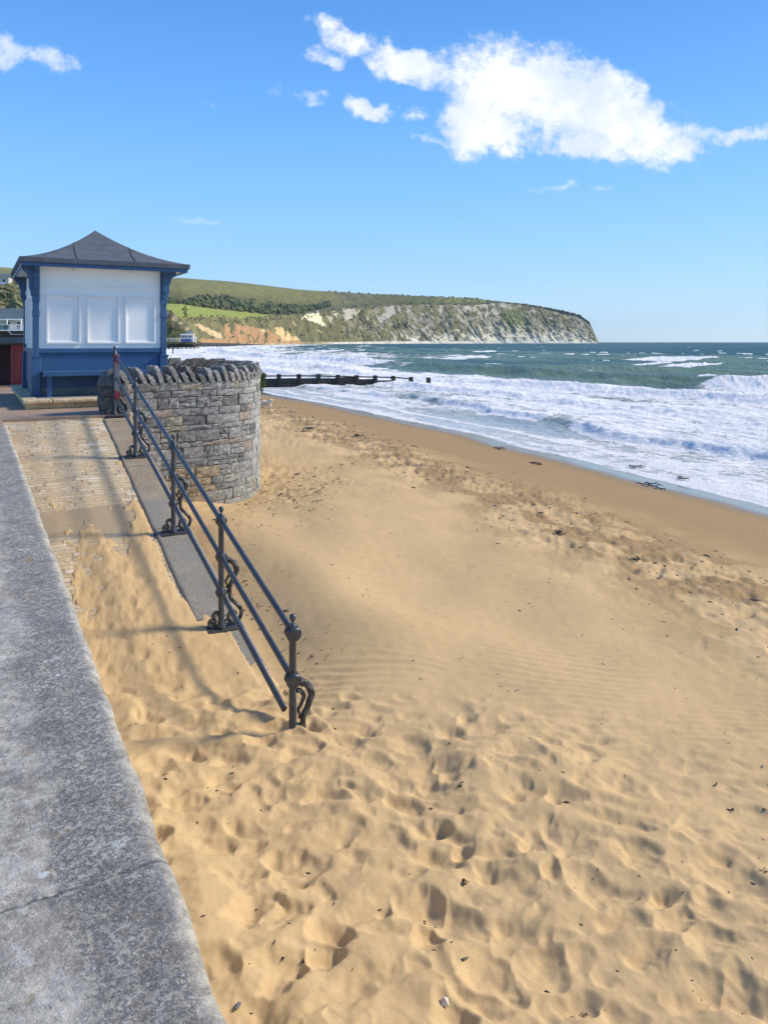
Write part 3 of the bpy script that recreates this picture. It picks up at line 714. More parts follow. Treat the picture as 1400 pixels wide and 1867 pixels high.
# ------------------------------------------------------------------ sea
def build_sea():
    nr, nc = 1100, 1050
    invY = np.concatenate([np.linspace(1 / 9.0, 1 / 400.0, nr - 90)[:-1], 1 / np.geomspace(400, 14000, 91)])
    y_ = 1 / invY
    nr = len(y_)
    ux = np.linspace(-0.62, 0.70, nc)
    Y = np.repeat(y_[:, None], nc, 1); X = ux[None, :] * Y
    t, s = inv(X, Y)
    d = t - shore(s) + 4.0 * pn(s * 0.02, t * 0.01, 3) * ss(t - shore(s), 5, 25)
    Z = np.zeros_like(X)
    foam = np.zeros_like(X); face = np.zeros_like(X)
    fade = 1 - ss(Y, 500, 1500)
    # swell crests parallel to the shore: (distance out, height, width seaward, width shoreward, how broken)
    def crest(d0, hgt, wo_, wi, wob, brk, seed):
        nonlocal Z, foam, face
        c = d0 + wob * pn(s * 0.03, 0 * s + seed, seed) + 1.2 * pn(s * 0.15, 0 * s, seed + 1)
        x = d - c
        amp = hgt * np.clip(0.75 + 0.8 * pn(s * 0.022, 0 * s + 3, seed + 2), 0.1, 1.3) * fade
        pr = np.where(x > 0, np.exp(-(x / wo_) ** 2), np.exp(-(x / wi) ** 2))
        Z = Z + amp * pr
        b = ss(pn(s * 0.030, 0 * s + 9, seed + 3) + 0.5 * pn(s * 0.16, 0 * s, seed + 4), 0.30 - brk, 0.45 - brk)
        fm = b * np.where(x > 0, np.exp(-(x / 1.2) ** 2), np.exp(-(x / (wi * 2.2)) ** 2))
        foam = np.maximum(foam, fm * 1.05)
        Z = Z + fm * 0.22 * (0.5 + np.abs(fbm(X * 0.9, Y * 0.7, 3, seed + 5))) * hgt
        face = np.maximum(face, (1 - b) * np.exp(-((x + wi * 0.7) / (wi * 1.1)) ** 2) * np.clip(amp * 1.2, 0, 1))
    # the big green swell: unbroken in the middle, tumbling at both ends
    c41 = 41 + 5.0 * pn(s * 0.03, 0 * s + 100, 100) + 1.5 * pn(s * 0.12, 0 * s, 101)
    x = d - c41
    amp = 1.25 * fade * (0.8 + 0.35 * pn(s * 0.03, 0 * s, 102))
    Z = Z + amp * np.where(x > 0, np.exp(-(x / 7.0) ** 2), np.exp(-(x / 2.6) ** 2))
    b = np.maximum(1 - ss(s, 42, 47), ss(s + 8 * pn(s * 0.1, t * 0.1, 104), 104, 118))
    tip = ss(pn(s * 0.25, 0 * s, 105), 0.25, 0.45) * np.exp(-((x - 0.2) / 0.7) ** 2) * 0.75
    fm = b * np.where(x > 0, np.exp(-(x / 1.5) ** 2), np.exp(-(x / 5.0) ** 2))
    foam = np.maximum(foam, np.maximum(fm * 1.15, tip))
    Z = Z + fm * 0.16 * (0.5 + np.abs(fbm(X * 0.9, Y * 0.7, 4, 106, 0.6)))
    face = np.maximum(face, (1 - b) * np.exp(-((x + 2.2) / 2.6) ** 2))
    x41, b41 = x, b
    crest(25, 0.50, 4.0, 1.5, 4.0, 0.55, 110)
    crest(15, 0.32, 3.0, 0.9, 3.0, 0.5, 120)
    crest(6.5, 0.30, 2.2, 0.5, 2.2, 0.45, 130)
    crest(62, 0.8, 8.0, 5.0, 8.0, -0.12, 140)
    crest(88, 0.8, 9.0, 6.0, 10.0, -0.10, 150)
    crest(120, 0.8, 11.0, 8.0, 12.0, 0.0, 160)
    crest(160, 0.7, 14.0, 9.0, 14.0, -0.05, 170)
    out = ss(d, 1, 10)
    Z = Z + out * fade * (0.16 * fbm(t * 0.16, s * 0.07, 4, 180) + 0.07 * fbm(t * 0.7, s * 0.35, 3, 190)) * 1.2
    Z = Z + 0.05 * fbm(t * 1.1, s * 0.7, 4, 195, 0.6) * ss(d, 1, 8) * (1 - ss(Y, 100, 200))
    # white water inside the breakers, patchier outside
    inside = 1 - ss(x41 + 1.5 * pn(s * 0.2, t * 0.1, 200), -8.5, -5.0)
    inside = np.maximum(inside, (1 - ss(x41, -2, 6)) * b41)
    patch = 0.5 + 0.60 * fbm(t * 0.16, s * 0.045, 5, 201, 0.6)
    wash = inside * (0.37 + 0.44 * patch) - 0.07 * inside * (1 - ss(d, 10, 16))
    wash = wash * (1 - 0.20 * np.exp(-((d - 4) / 3.0) ** 2))
    # extra foam towards the far left of the bay
    farl = ss(s, 70, 200) * (1 - ss(d, 60, 130))
    wash = np.maximum(wash, farl * (0.33 + 0.38 * patch))
    foam = np.maximum(foam, wash)
    # foam lines on the last swash
    edge = np.maximum(np.exp(-((d - 0.35) / 0.16) ** 2), 0.8 * np.exp(-((d - 2.3 - 0.9 * pn(s * 0.15, 0 * s, 203)) / 0.35) ** 2))
    foam = np.maximum(foam, 0.85 * edge)
    # whitecaps out at sea
    wc = ss(fbm(t * 0.085, s * 0.022, 3, 205) + 0.25 * fbm(t * 0.4, s * 0.1, 2, 206), 0.72, 0.86) * ss(d, 45, 70) * (1 - ss(Y, 250, 900) * 0.85)
    foam = np.maximum(foam, wc * 0.9)
    Z = Z + wc * 0.25 * fade
    shal = (1 - ss(d, 25, 50)) * 0.9 + 0.1 * (1 - ss(d, 50, 120)) + 0.55 * (1 - ss(d, 0.4, 5.0)) + 0.5 * (1 - ss(d, 8.0, 17.0))
    Z = Z * ss(d, 0.0, 6.0)
    base = np.where(Y > 600, -0.0, 0.0)
    keep = ((d[:-1, :-1] > -6) | (d[1:, 1:] > -6))
    me = grid_mesh('sea', X, Y, Z + base, keep, {'foam': foam, 'shallow': shal, 'face': np.clip(face, 0, 1)})
    tag(link('sea', me, M['sea']), kind='structure')
build_sea()

# ------------------------------------------------------------------ promenade edge, ramp, kerb, paving
def frame_obj(o):
    o.rotation_euler = (0, 0, TH)
    return o
def build_coping():
    ends = 12.15
    prof = [(-0.75, R(-3.6)), (-0.75, R(-1.20)), (0.10, R(-1.200))]
    r = 0.038
    for k in range(0, 10):
        a = math.pi / 2 * k / 9
        prof.append((0.400 - r + r * math.sin(a), R(-1.20) - r + r * math.cos(a)))
    prof += [(0.400, R(-1.30)), (0.385, R(-1.40)), (0.375, R(-3.6))]
    n = 420
    S_ = np.linspace(-2.5, ends, n)
    P = np.array(prof)
    # finer top so it can be uneven
    top = np.linspace(-0.75, 0.400 - r, 60)
    prof2 = np.array([(-0.75, R(-3.6))] + [(x, R(-1.2)) for x in top] + [tuple(p_) for p_ in prof[4:]])
    T = np.repeat(prof2[None, :, 0], n, 0); Z = np.repeat(prof2[None, :, 1], n, 0); SS_ = np.repeat(S_[:, None], prof2.shape[0], 1)
    dz = 0.004 * fbm(T * 6, SS_ * 6, 4, 300, 0.6) + 0.003 * pn(T * 30, SS_ * 30, 301)
    nose = (T > 0.30)
    Z = Z + np.where(Z > R(-1.5), dz, 0); T = T + np.where(nose, 0.008 * fbm(SS_ * 4, Z * 6, 4, 303, 0.6), 0)
    # rounded far end
    rr = np.clip((SS_ - (ends - 0.12)) / 0.12, 0, 1)
    Z = Z - 0.05 * (1 - np.sqrt(np.clip(1 - rr ** 2, 0, 1))) * (Z > R(-1.3))
    me = grid_mesh('sea_wall', T, SS_, Z)
    # far end cap
    bm = bmesh.new(); bm.from_mesh(me); bm.verts.ensure_lookup_table()
    m_ = prof2.shape[0]; f = bm.faces.new([bm.verts[(n - 1) * m_ + k] for k in range(m_)]); f.smooth = False
    bm.to_mesh(me); bm.free()
    o = frame_obj(link('sea_wall', me, M['coping']))
    tag(o, 'weathered grey concrete sea wall edge with rounded nose and lichen spots beside the sandy ramp', 'sea wall')
build_coping()

def build_ramp():
    n = 260
    S_ = np.linspace(2.5, 13.11, n); T_ = np.linspace(0.30, KB0 + 0.01, 60)
    SS_, TT = np.meshgrid(S_, T_, indexing='ij')
    Z = R(0) + ramp_z(SS_) + 0.004 * fbm(TT * 3, SS_ * 8, 3, 310)
    me = grid_mesh('ramp', TT, SS_, Z)
    tag(frame_obj(link('ramp', me, M['setts'])), kind='structure')
    T2 = np.concatenate([[KB0, KB0], np.linspace(KB0 + 0.012, KB1 - 0.015, 16), [KB1, KB1]])
    S2 = np.linspace(2.5, 13.0, 300)
    SS2, TT2 = np.meshgrid(S2, T2, indexing='ij')
    Z2 = R(0) + ramp_z(SS2) + 0.018
    Z2 = Z2 + 0.003 * fbm(TT2 * 5, SS2 * 5, 3, 312)
    Z2[:, 0] -= 0.3; Z2[:, 1] -= 0.010; Z2[:, -2] -= 0.014; Z2[:, -1] -= 2.2
    TT2 = TT2 + 0.008 * fbm(SS2 * 2.5, TT2 * 2, 4, 313)
    me = grid_mesh('kerb', TT2, SS2, Z2)
    o = frame_obj(link('kerb', me, M['kerb']))
    tag(o, kind='structure')
build_ramp()

mb = MB()
mb.box(-18, 2.29, 13.10, 90, R(-2.9), R(-1.222)); mb.box(-18, 0.37, 12.16, 13.10, R(-2.9), R(-1.2225))
frame_obj(tag(mb.build('promenade', M['paving']), kind='structure'))
# the rest of the promenade behind the wall edge
mb = MB(); mb.box(-18, -0.75, -6, 12.15, R(-2.9), R(-1.224))
frame_obj(tag(mb.build('path', M['paving']), kind='structure'))
# floor of the round bay
bmv = MB()
poly = [(x - 0.25, y + 0.1) for x, y in BAY]
inner = [fr(2.31, 13.15), *poly[1:-1], fr(2.31, 20.5)]
n = len(inner)
bmv.add([(x, y, R(-1.226)) for x, y in inner] + [(x, y, R(-2.4)) for x, y in inner],
        [tuple(range(n)), tuple(range(2 * n - 1, n - 1, -1))] + [(i, i + n, (i + 1) % n + n, (i + 1) % n) for i in range(n)])
tag(bmv.build('terrace', M['paving']), kind='structure')

# ------------------------------------------------------------------ round stone bay wall
def path_fn(pts):
    """smooth path through the points by arc length; returns pos(u), normal(u) pointing outwards, length"""
    P = [Vector((*p, 0)) for p in pts]
    fine = []
    for i in range(len(P) - 1):
        p0 = P[max(i - 1, 0)]; p1 = P[i]; p2 = P[i + 1]; p3 = P[min(i + 2, len(P) - 1)]
        for k in range(16):
            u = k / 16
            fine.append(0.5 * ((2 * p1) + (-p0 + p2) * u + (2 * p0 - 5 * p1 + 4 * p2 - p3) * u * u + (-p0 + 3 * p1 - 3 * p2 + p3) * u ** 3))
    fine.append(P[-1])
    L = [0.0]
    for a, b in zip(fine[:-1], fine[1:]): L.append(L[-1] + (b - a).length)
    La = np.array(L); Xa = np.array([p.x for p in fine]); Ya = np.array([p.y for p in fine])
    def pos(u): return Vector((float(np.interp(u, La, Xa)), float(np.interp(u, La, Ya)), 0))
    def nor(u):
        d = pos(min(u + 0.05, L[-1])) - pos(max(u - 0.05, 0)); d.normalize()
        return Vector((d.y, -d.x, 0))
    return pos, nor, L[-1]

def build_bay():
    root = empty('stone_wall', (BAY[3][0], BAY[3][1], R(-2.95)))
    tag(root, 'round grey stone bay wall with jagged upright coping beside the shelter', 'wall')
    ox, oy, oz = root.location
    pos, nor, L = path_fn(BAY)
    TK = 0.42
    z0, z1 = R(-3.25), R(-0.72)
    body = MB()
    # mortar core
    nseg = 90
    vs = []; fs = []
    for i in range(nseg + 1):
        u = L * i / nseg; p = pos(u); nn_ = nor(u)
        for off, z in ((-0.012, z0), (-0.012, z1 - 0.01), (-TK, z1 - 0.01), (-TK, z0)):
            q_ = p + nn_ * off; vs.append((q_.x - ox, q_.y - oy, z - oz))
    for i in range(nseg):
        for k in range(4):
            fs.append((i * 4 + k, i * 4 + (k + 1) % 4, (i + 1) * 4 + (k + 1) % 4, (i + 1) * 4 + k))
    fs.append((0, 1, 2, 3)); fs.append(tuple(nseg * 4 + k for k in (3, 2, 1, 0)))
    body.add(vs, fs, (0.13, 0.12, 0.105))
    r2 = random.Random(3)
    def block(u0, u1, za, zb, proud, col, side=1, cuts=4):
        g = 0.006
        u0 += g; u1 -= g; za += g; zb -= g
        nu, nz = cuts, 3
        vs = []; fs = []
        ph = r2.random() * 100
        tl = [r2.uniform(-0.008, 0.008) for _ in range(4)]
        for j in range(nz + 1):
            for i in range(nu + 1):
                fu = i / nu; fz = j / nz
                edge = min(fu, 1 - fu) * (u1 - u0) ; ez = min(fz, 1 - fz) * (zb - za)
                inset = 0.010 if (i in (0, nu) or j in (0, nz)) else 0.0
                w_ = proud - inset + 0.016 * math.sin(ph + i * 2.1 + j * 3.7) * (0 if inset else 1) + tl[0] * fu + tl[1] * fz
                jx = (0 if i in (0, nu) else r2.uniform(-.3, .3) * (u1 - u0) / nu)
                u = u0 + (u1 - u0) * fu + jx + (tl[2] * (fz - .5) if i in (0, nu) else 0)
                z = za + (zb - za) * fz + (tl[3] * 0.6 * (fu - .5) if j in (0, nz) else 0)
                p = pos(u); nn_ = nor(u)
                q_ = p + nn_ * (w_ if side == 1 else -TK - w_)
                vs.append((q_.x - ox, q_.y - oy, z - oz))
        m_ = nu + 1
        for j in range(nz):
            for i in range(nu):
                fs.append((j * m_ + i, j * m_ + i + 1, (j + 1) * m_ + i + 1, (j + 1) * m_ + i))
        # skirt back to the core
        ring = [i for i in range(m_)] + [j * m_ + nu for j in range(1, nz + 1)] + [nz * m_ + i for i in range(nu - 1, -1, -1)] + [j * m_ for j in range(nz - 1, 0, -1)]
        base_i = len(vs)
        for k in ring:
            i = k % m_; j = k // m_
            u = u0 + (u1 - u0) * i / nu; z = za + (zb - za) * j / nz
            p = pos(u); nn_ = nor(u); q_ = p + nn_ * ((-0.03) if side == 1 else -TK + 0.03)
            vs.append((q_.x - ox, q_.y - oy, z - oz))
        for a in range(len(ring)):
            b = (a + 1) % len(ring)
            fs.append((ring[a], base_i + a, base_i + b, ring[b]))
        body.add(vs, fs, col)
    zc = z0
    heights = []
    while zc < z1 - 0.10:
        h = r2.choice([0.10, 0.12, 0.14, 0.17, 0.20])
        if z1 - (zc + h) < 0.10: h = z1 - zc
        heights.append((zc, zc + h)); zc += h
    for (za, zb) in heights:
        u = 0.0; off = r2.uniform(0, 0.2)
        first = True
        while u < L - 0.05:
            wd = r2.uniform(0.16, 0.46) if not first else 0.12 + off
            if zb - za < 0.13: wd *= 1.25
            first = False
            u1 = min(u + wd, L)
            if L - u1 < 0.12: u1 = L
            k = r2.random(); low = (R(-1.9) - za) / 1.2; right = min(max((u - 1.6) / 1.6, 0), 1)
            g = r2.uniform(0.30, 0.42) + 0.16 * right  # paler towards the right: sunlight on that side put into the stone colour
            col = (g * 1.0, g * 0.985, g * 0.94)
            if k > 0.93: col = (0.42, 0.34, 0.28)
            elif k > 0.86: col = (0.42, 0.37, 0.29)
            elif k < 0.06: col = (0.20, 0.196, 0.19)
            if low > 0.35 and r2.random() < low * 0.8:
                col = (0.46, 0.435, 0.38) if u > 1.4 else (0.55, 0.42, 0.26)
            # now and then a course splits in two thin stones
            if zb - za > 0.16 and r2.random() < 0.25:
                zm = (za + zb) / 2
                block(u, u1, za, zm, 0.012, col); block(u, u1, zm, zb, 0.016, tuple(c * 0.85 for c in col))
            else:
                block(u, u1, za, zb, r2.uniform(0.006, 0.026), col)
            u = u1
    # inner face blocks near the top (seen across the bay)
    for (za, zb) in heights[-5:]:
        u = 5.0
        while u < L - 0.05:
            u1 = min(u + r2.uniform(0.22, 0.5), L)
            g = r2.uniform(0.12, 0.26)  # darker greys than outside: shade of the inner face painted in
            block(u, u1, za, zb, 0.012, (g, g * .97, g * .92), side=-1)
            u = u1
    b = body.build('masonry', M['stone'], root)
    # upright coping stones, tall and short by turns, all leaning
    nslab = 62
    du = (L - 0.28) / nslab
    for i in range(nslab):
        u = 0.30 + du * (i + 0.5)
        tall = i % 2 == 0
        p = pos(u); nn_ = nor(u); tg = Vector((-nn_.y, nn_.x, 0))
        h = (0.295 if tall else 0.185) * r2.uniform(0.82, 1.12)
        wd = du * (0.56 if tall else 0.62) * r2.uniform(0.85, 1.15); lean = -0.40 + r2.uniform(-0.14, 0.12)
        sm = MB()
        vs = []; fs = []
        nx_, ny_, nz_ = 4, 3, 4
        ph = r2.random() * 50
        idx = {}
        for a in range(nx_ + 1):
            for b_ in range(ny_ + 1):
                for c_ in range(nz_ + 1):
                    if a in (0, nx_) or b_ in (0, ny_) or c_ in (0, nz_):
                        x = (a / nx_ - .5) * (TK + 0.05); y = (b_ / ny_ - .5) * wd; z = c_ / nz_ * h
                        # rounded top and corners
                        tz = max(0, (z / h - 0.6) / 0.4)
                        x *= 1 - 0.22 * tz ** 2; y *= 1 - 0.12 * tz ** 2
                        nzv = 0.011 * math.sin(ph + a * 2.3 + b_ * 1.7 + c_ * 2.9)
                        x += nzv * 1.6; y += 0.007 * math.sin(ph * 2 + a * 1.9 + c_ * 3.1); z += (0.014 * math.sin(ph * 3 + a * 2.2 + b_) if c_ == nz_ else 0)
                        q_ = p + nn_ * (x - TK / 2) + tg * (y + lean * z)
                        idx[(a, b_, c_)] = len(vs); vs.append((q_.x - ox, q_.y - oy, z1 - 0.012 + z - oz))
        def quad(*ks): fs.append(tuple(idx[k] for k in ks))
        for a in range(nx_):
            for b_ in range(ny_):
                quad((a, b_, 0), (a, b_ + 1, 0), (a + 1, b_ + 1, 0), (a + 1, b_, 0)); quad((a, b_, nz_), (a + 1, b_, nz_), (a + 1, b_ + 1, nz_), (a, b_ + 1, nz_))
        for a in range(nx_):
            for c_ in range(nz_):
                quad((a, 0, c_), (a + 1, 0, c_), (a + 1, 0, c_ + 1), (a, 0, c_ + 1)); quad((a, ny_, c_), (a, ny_, c_ + 1), (a + 1, ny_, c_ + 1), (a + 1, ny_, c_))
        for b_ in range(ny_):
            for c_ in range(nz_):
                quad((0, b_, c_), (0, b_, c_ + 1), (0, b_ + 1, c_ + 1), (0, b_ + 1, c_)); quad((nx_, b_, c_), (nx_, b_ + 1, c_), (nx_, b_ + 1, c_ + 1), (nx_, b_, c_ + 1))
        g = r2.uniform(0.26, 0.38) * (0.7 if u > 5.5 else 1.15)  # far stones darkened for their shaded backs, near ones lightened
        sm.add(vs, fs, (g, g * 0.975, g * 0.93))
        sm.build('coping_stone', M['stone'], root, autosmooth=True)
    # end pier with a domed cap
    pc = pos(0.02) - nor(0.05) * 0.20 - Vector((NX, NY, 0)) * 0.10
    pm = MB()
    zc = R(-3.0)
    while zc < R(-0.78):
        h = r2.choice([0.16, 0.2, 0.24])
        if R(-0.76) - zc - h < 0.12: h = R(-0.76) - zc
        g = r2.uniform(0.07, 0.15)
        n_ = 10; j = [r2.uniform(-.014, .014) for _ in range(40)]
        vs = []; fs = []
        for k, z in enumerate((zc + .006, zc + h * .3, zc + h * .7, zc + h - .006)):
            gr = 0.245 - (0.012 if k in (0, 3) else 0)
            for i in range(n_ * 2):
                a = 2 * math.pi * i / (n_ * 2)
                sx_ = abs(math.cos(a)) ** 0.45 * (1 if math.cos(a) >= 0 else -1); sy_ = abs(math.sin(a)) ** 0.45 * (1 if math.sin(a) >= 0 else -1)
                v = Vector((sx_ * (gr + j[(i + k * 7) % 40]), sy_ * (gr + j[(i * 3 + k) % 40]), 0))
                v = FRAME @ v
                vs.append((pc.x + v.x - ox, pc.y + v.y - oy, z - oz))
        m_ = n_ * 2
        for k in range(3):
            for i in range(m_): fs.append((k * m_ + i, k * m_ + (i + 1) % m_, (k + 1) * m_ + (i + 1) % m_, (k + 1) * m_ + i))
        fs.append(tuple(range(m_))[::-1]); fs.append(tuple(3 * m_ + i for i in range(m_)))
        pm.add(vs, fs, (g * 1.05, g, g * 0.92))
        zc += h
    pm.build('pier', M['stone'], root, autosmooth=True)
    cm = MB(); vs = []; fs = []
    m_ = 24
    for k in range(9):
        a_ = math.pi / 2 * k / 8
        rr_ = 0.265 * math.cos(a_) ** 0.9; z = 0.30 * math.sin(a_)
        for i in range(m_):
            a = 2 * math.pi * i / m_
            w_ = 1 + 0.05 * math.sin(i * 1.7 + k * 2.3) + 0.03 * math.sin(i * 4.1 + k)
            v = FRAME @ Vector((math.cos(a) * rr_ * w_, math.sin(a) * rr_ * w_, 0))
            vs.append((pc.x + v.x - ox, pc.y + v.y - oy, R(-0.758) + z - oz))
    for k in range(8):
        for i in range(m_): fs.append((k * m_ + i, k * m_ + (i + 1) % m_, (k + 1) * m_ + (i + 1) % m_, (k + 1) * m_ + i))
    fs.append(tuple(range(m_))[::-1]); fs.append(tuple(8 * m_ + i for i in range(m_)))
    cm.add(vs, fs, (0.17, 0.165, 0.155))
    cm.build('cap_stone', M['stone'], root, smooth=True)
build_bay()

# ------------------------------------------------------------------ railing
RT = 2.057
def build_railing():
    slope = 0.243
    stations = [13.13, 11.28, 8.90, 6.95, 5.13]     # s of each post, farthest first
    root = empty('handrail', (*fr(RT, 9.0), R(float(ramp_z(9.0)))), 0)
    tag(root, 'dark grey iron handrail of five ball-topped posts and three rails down the ramp', 'handrail')
    off = Vector(root.location)
    def W_(t, s, z):    # frame coordinates to root-local world
        x, y = fr(t, s); return Vector((x, y, z)) - off
    ds = (W_(0, 1, slope) - W_(0, 0, 0)).normalized()
    upn = Vector((0, 0, 1)); sea_ = Vector((NX, NY, 0)); alo = Vector((-NY, NX, 0))
    hs = (1.034, 0.690, 0.350)
    zb = lambda s: R(-2.77 + slope * (s - 6.92)) + 0.02
    # rails
    ends = {0: 5.13, 1: 5.13, 2: 5.30}
    for k, h in enumerate(hs):
        m_ = MB()
        pts = [W_(RT, s, zb(s) + h) for s in np.linspace(13.2 if k else 13.2, ends[k], 14)]
        m_.tube(pts, 0.0235, 16)
        o = m_.build('rail', M['iron'], root, autosmooth=True)
    for i, s in enumerate(stations):
        last = i == 4
        z = zb(s)
        low = z - (0.05 if last else 0.0)
        c = W_(RT, s, 0)
        m_ = MB()
        P_ = lambda dz, t_=0.0, s_=0.0: W_(RT + t_, s + s_, z + dz)
        m_.lathe(P_(0), [(0.045, 0.02), (0.040, 0.05), (0.031, 0.07), (0.0285, 0.10), (0.0275, 0.6), (0.0265, 1.06), (0.030, 1.07), (0.030, 1.085), (0.020, 1.10)], 20)
        po = m_.build('post', M['iron'] if not last else M['iron'], root, autosmooth=True)
        # collars or, on the last post, flat discs
        for k, h in enumerate(hs):
            cm = MB()
            if last and k < 2:
                cc = P_(h)
                cm.lathe(cc - ds * 0.045, [(0.053, 0), (0.058, 0.006), (0.058, 0.030), (0.046, 0.036), (0.046, 0.055), (0.056, 0.06), (0.056, 0.078), (0.04, 0.085)], 28, axis=ds)
                for a in (0.4, 2.5, 4.6):
                    e1 = sea_ * math.cos(a) + upn * math.sin(a)
                    cm.lathe(cc - ds * 0.048 + e1 * 0.042, [(0.0045, 0), (0.0045, 0.004)], 8, axis=ds)
            elif last:
                continue
            else:
                cc = P_(h)
                cm.torus(cc - ds * 0.016, ds, 0.043, 0.0105, 26, 10)
                cm.torus(cc + ds * 0.016, ds, 0.043, 0.0105, 26, 10)
                cm.lathe(cc - upn * 0.045, [(0.03, 0), (0.043, 0.02), (0.047, 0.045), (0.043, 0.07), (0.03, 0.09)], 20)
            cm.build('collar', M['iron'], po, autosmooth=True)
        fm = MB()
        fm.lathe(P_(1.083), [(0.026, 0), (0.014, 0.012), (0.009, 0.024), (0.010, 0.034), (0.018, 0.040), (0.0235, 0.050), (0.0255, 0.062), (0.0235, 0.075), (0.016, 0.084), (0.004, 0.089)], 20)
        fm.build('ball_finial', M['iron'], po, smooth=True)
        # scrolled stay on the seaward side
        def spl(pts, nseg=9):
            P = [Vector(p) for p in pts]; out = []
            for a in range(len(P) - 1):
                p0 = P[max(a - 1, 0)]; p1 = P[a]; p2 = P[a + 1]; p3 = P[min(a + 2, len(P) - 1)]
                for k in range(nseg):
                    u = k / nseg
                    out.append(0.5 * ((2 * p1) + (-p0 + p2) * u + (2 * p0 - 5 * p1 + 4 * p2 - p3) * u * u + (-p0 + 3 * p1 - 3 * p2 + p3) * u ** 3))
            out.append(P[-1]); return out
        sm = MB()
        pl = [(0.03, 0.665), (0.075, 0.655), (0.125, 0.61), (0.150, 0.55), (0.130, 0.48), (0.095, 0.42), (0.080, 0.35), (0.090, 0.29), (0.135, 0.23), (0.185, 0.175), (0.200, 0.115), (0.170, 0.062), (0.115, 0.050), (0.075, 0.085), (0.078, 0.135), (0.115, 0.155), (0.140, 0.125), (0.122, 0.098)]
        c3 = [P_(b, a) for a, b in pl]
        cv = spl(c3)
        m2 = len(cv)
        rad = [0.024 - 0.008 * (j / m2) + 0.004 * math.exp(-((j / m2 - 0.15) / 0.1) ** 2) for j in range(m2)]
        sm.tube(cv, rad, 12, ribs=3, ribamp=0.11)
        # inner leaf
        pl = [(0.035, 0.60), (0.075, 0.575), (0.088, 0.53), (0.062, 0.48), (0.045, 0.45), (0.056, 0.41), (0.05, 0.385)]
        cv = spl([P_(b, a) for a, b in pl]); m2 = len(cv)
        sm.tube(cv, [0.018 - 0.011 * (j / m2) for j in range(m2)], 10, ribs=3, ribamp=0.15)
        sm.tube([P_(0.70, 0.055), P_(0.665, 0.06), P_(0.62, 0.075)], [0.004, 0.008, 0.012], 8)
        if not last:
            pl = [(-0.03, 0.14), (-0.05, 0.165), (-0.075, 0.15), (-0.072, 0.115), (-0.058, 0.085), (-0.075, 0.055), (-0.105, 0.05), (-0.118, 0.075), (-0.1, 0.097), (-0.082, 0.082)]
            cv = spl([P_(b, a) for a, b in pl], 5); sm.tube(cv, 0.017, 10, ribs=3, ribamp=0.12)
            sm.torus(P_(0.055, -0.085), alo, 0.026, 0.012, 16, 8)
            sm.torus(P_(0.055, 0.055), alo, 0.022, 0.010, 16, 8)
        sm.build('scroll_stay', M['oldiron'], po, autosmooth=True)
        # base plate lying on the slope
        bm_ = MB()
        mat4 = Matrix.Translation(P_(0)) @ Matrix.Rotation(TH, 4, 'Z') @ Matrix.Rotation(math.atan(slope), 4, 'X')
        bm_.box(-0.135, 0.205, -0.062, 0.062, -0.035 if not last else -0.06, 0.016, M=mat4)
        bm_.box(-0.215, -0.05, -0.045, 0.085, -0.05, -0.006, M=mat4)
        if i == 3: bm_.box(-0.235, -0.10, -0.085, 0.02, -0.05, 0.004, M=mat4)
        for bx, by in ((-0.10, -0.035), (-0.10, 0.035), (0.165, -0.035), (0.165, 0.035), (0.0, -0.045), (-0.185, 0.0)):
            bm_.lathe(mat4 @ Vector((bx, by, 0.012 if bx > -0.15 else -0.006)), [(0.011, 0), (0.011, 0.010), (0.007, 0.014)], 6)
        if not last:
            bm_.build('base_plate', M['oldiron'], po, bevel=0.004)
        else:
            rb = MB()
            rb.lathe(W_(RT, s, R(-2.885)), [(0.058, -0.05), (0.055, 0.0), (0.040, 0.02), (0.029, 0.028)], 18)
            rb.build('base_collar', M['oldiron'], po, autosmooth=True)
    return root
build_railing()

# striped board tied to the top post
root = empty('striped_board', (*fr(RT - 0.02, 13.0), R(-1.22)), TH)
tag(root, 'narrow upright grey board with two red bands tied to the topmost handrail post', 'warning board')
mb = MB(); mb.box(-0.018, 0.062, -0.10, -0.075, 0.215, 1.02); mb.build('board', M['greyboard'], root, bevel=0.003)
for za, zb_ in ((0.86, 0.985), (0.235, 0.40)):
    mb = MB()
    mb.add([(-0.0195, -0.1015, za + 0.03), (0.0635, -0.1015, za - 0.02), (0.0635, -0.1015, zb_ - 0.02), (-0.0195, -0.1015, zb_ + 0.03),
            (-0.0195, -0.0735, za + 0.03), (0.0635, -0.0735, za - 0.02), (0.0635, -0.0735, zb_ - 0.02), (-0.0195, -0.0735, zb_ + 0.03)],
           [(0, 1, 2, 3), (7, 6, 5, 4), (0, 4, 5, 1), (1, 5, 6, 2), (2, 6, 7, 3), (3, 7, 4, 0)])
    mb.build('red_band', M['redtape'], root)

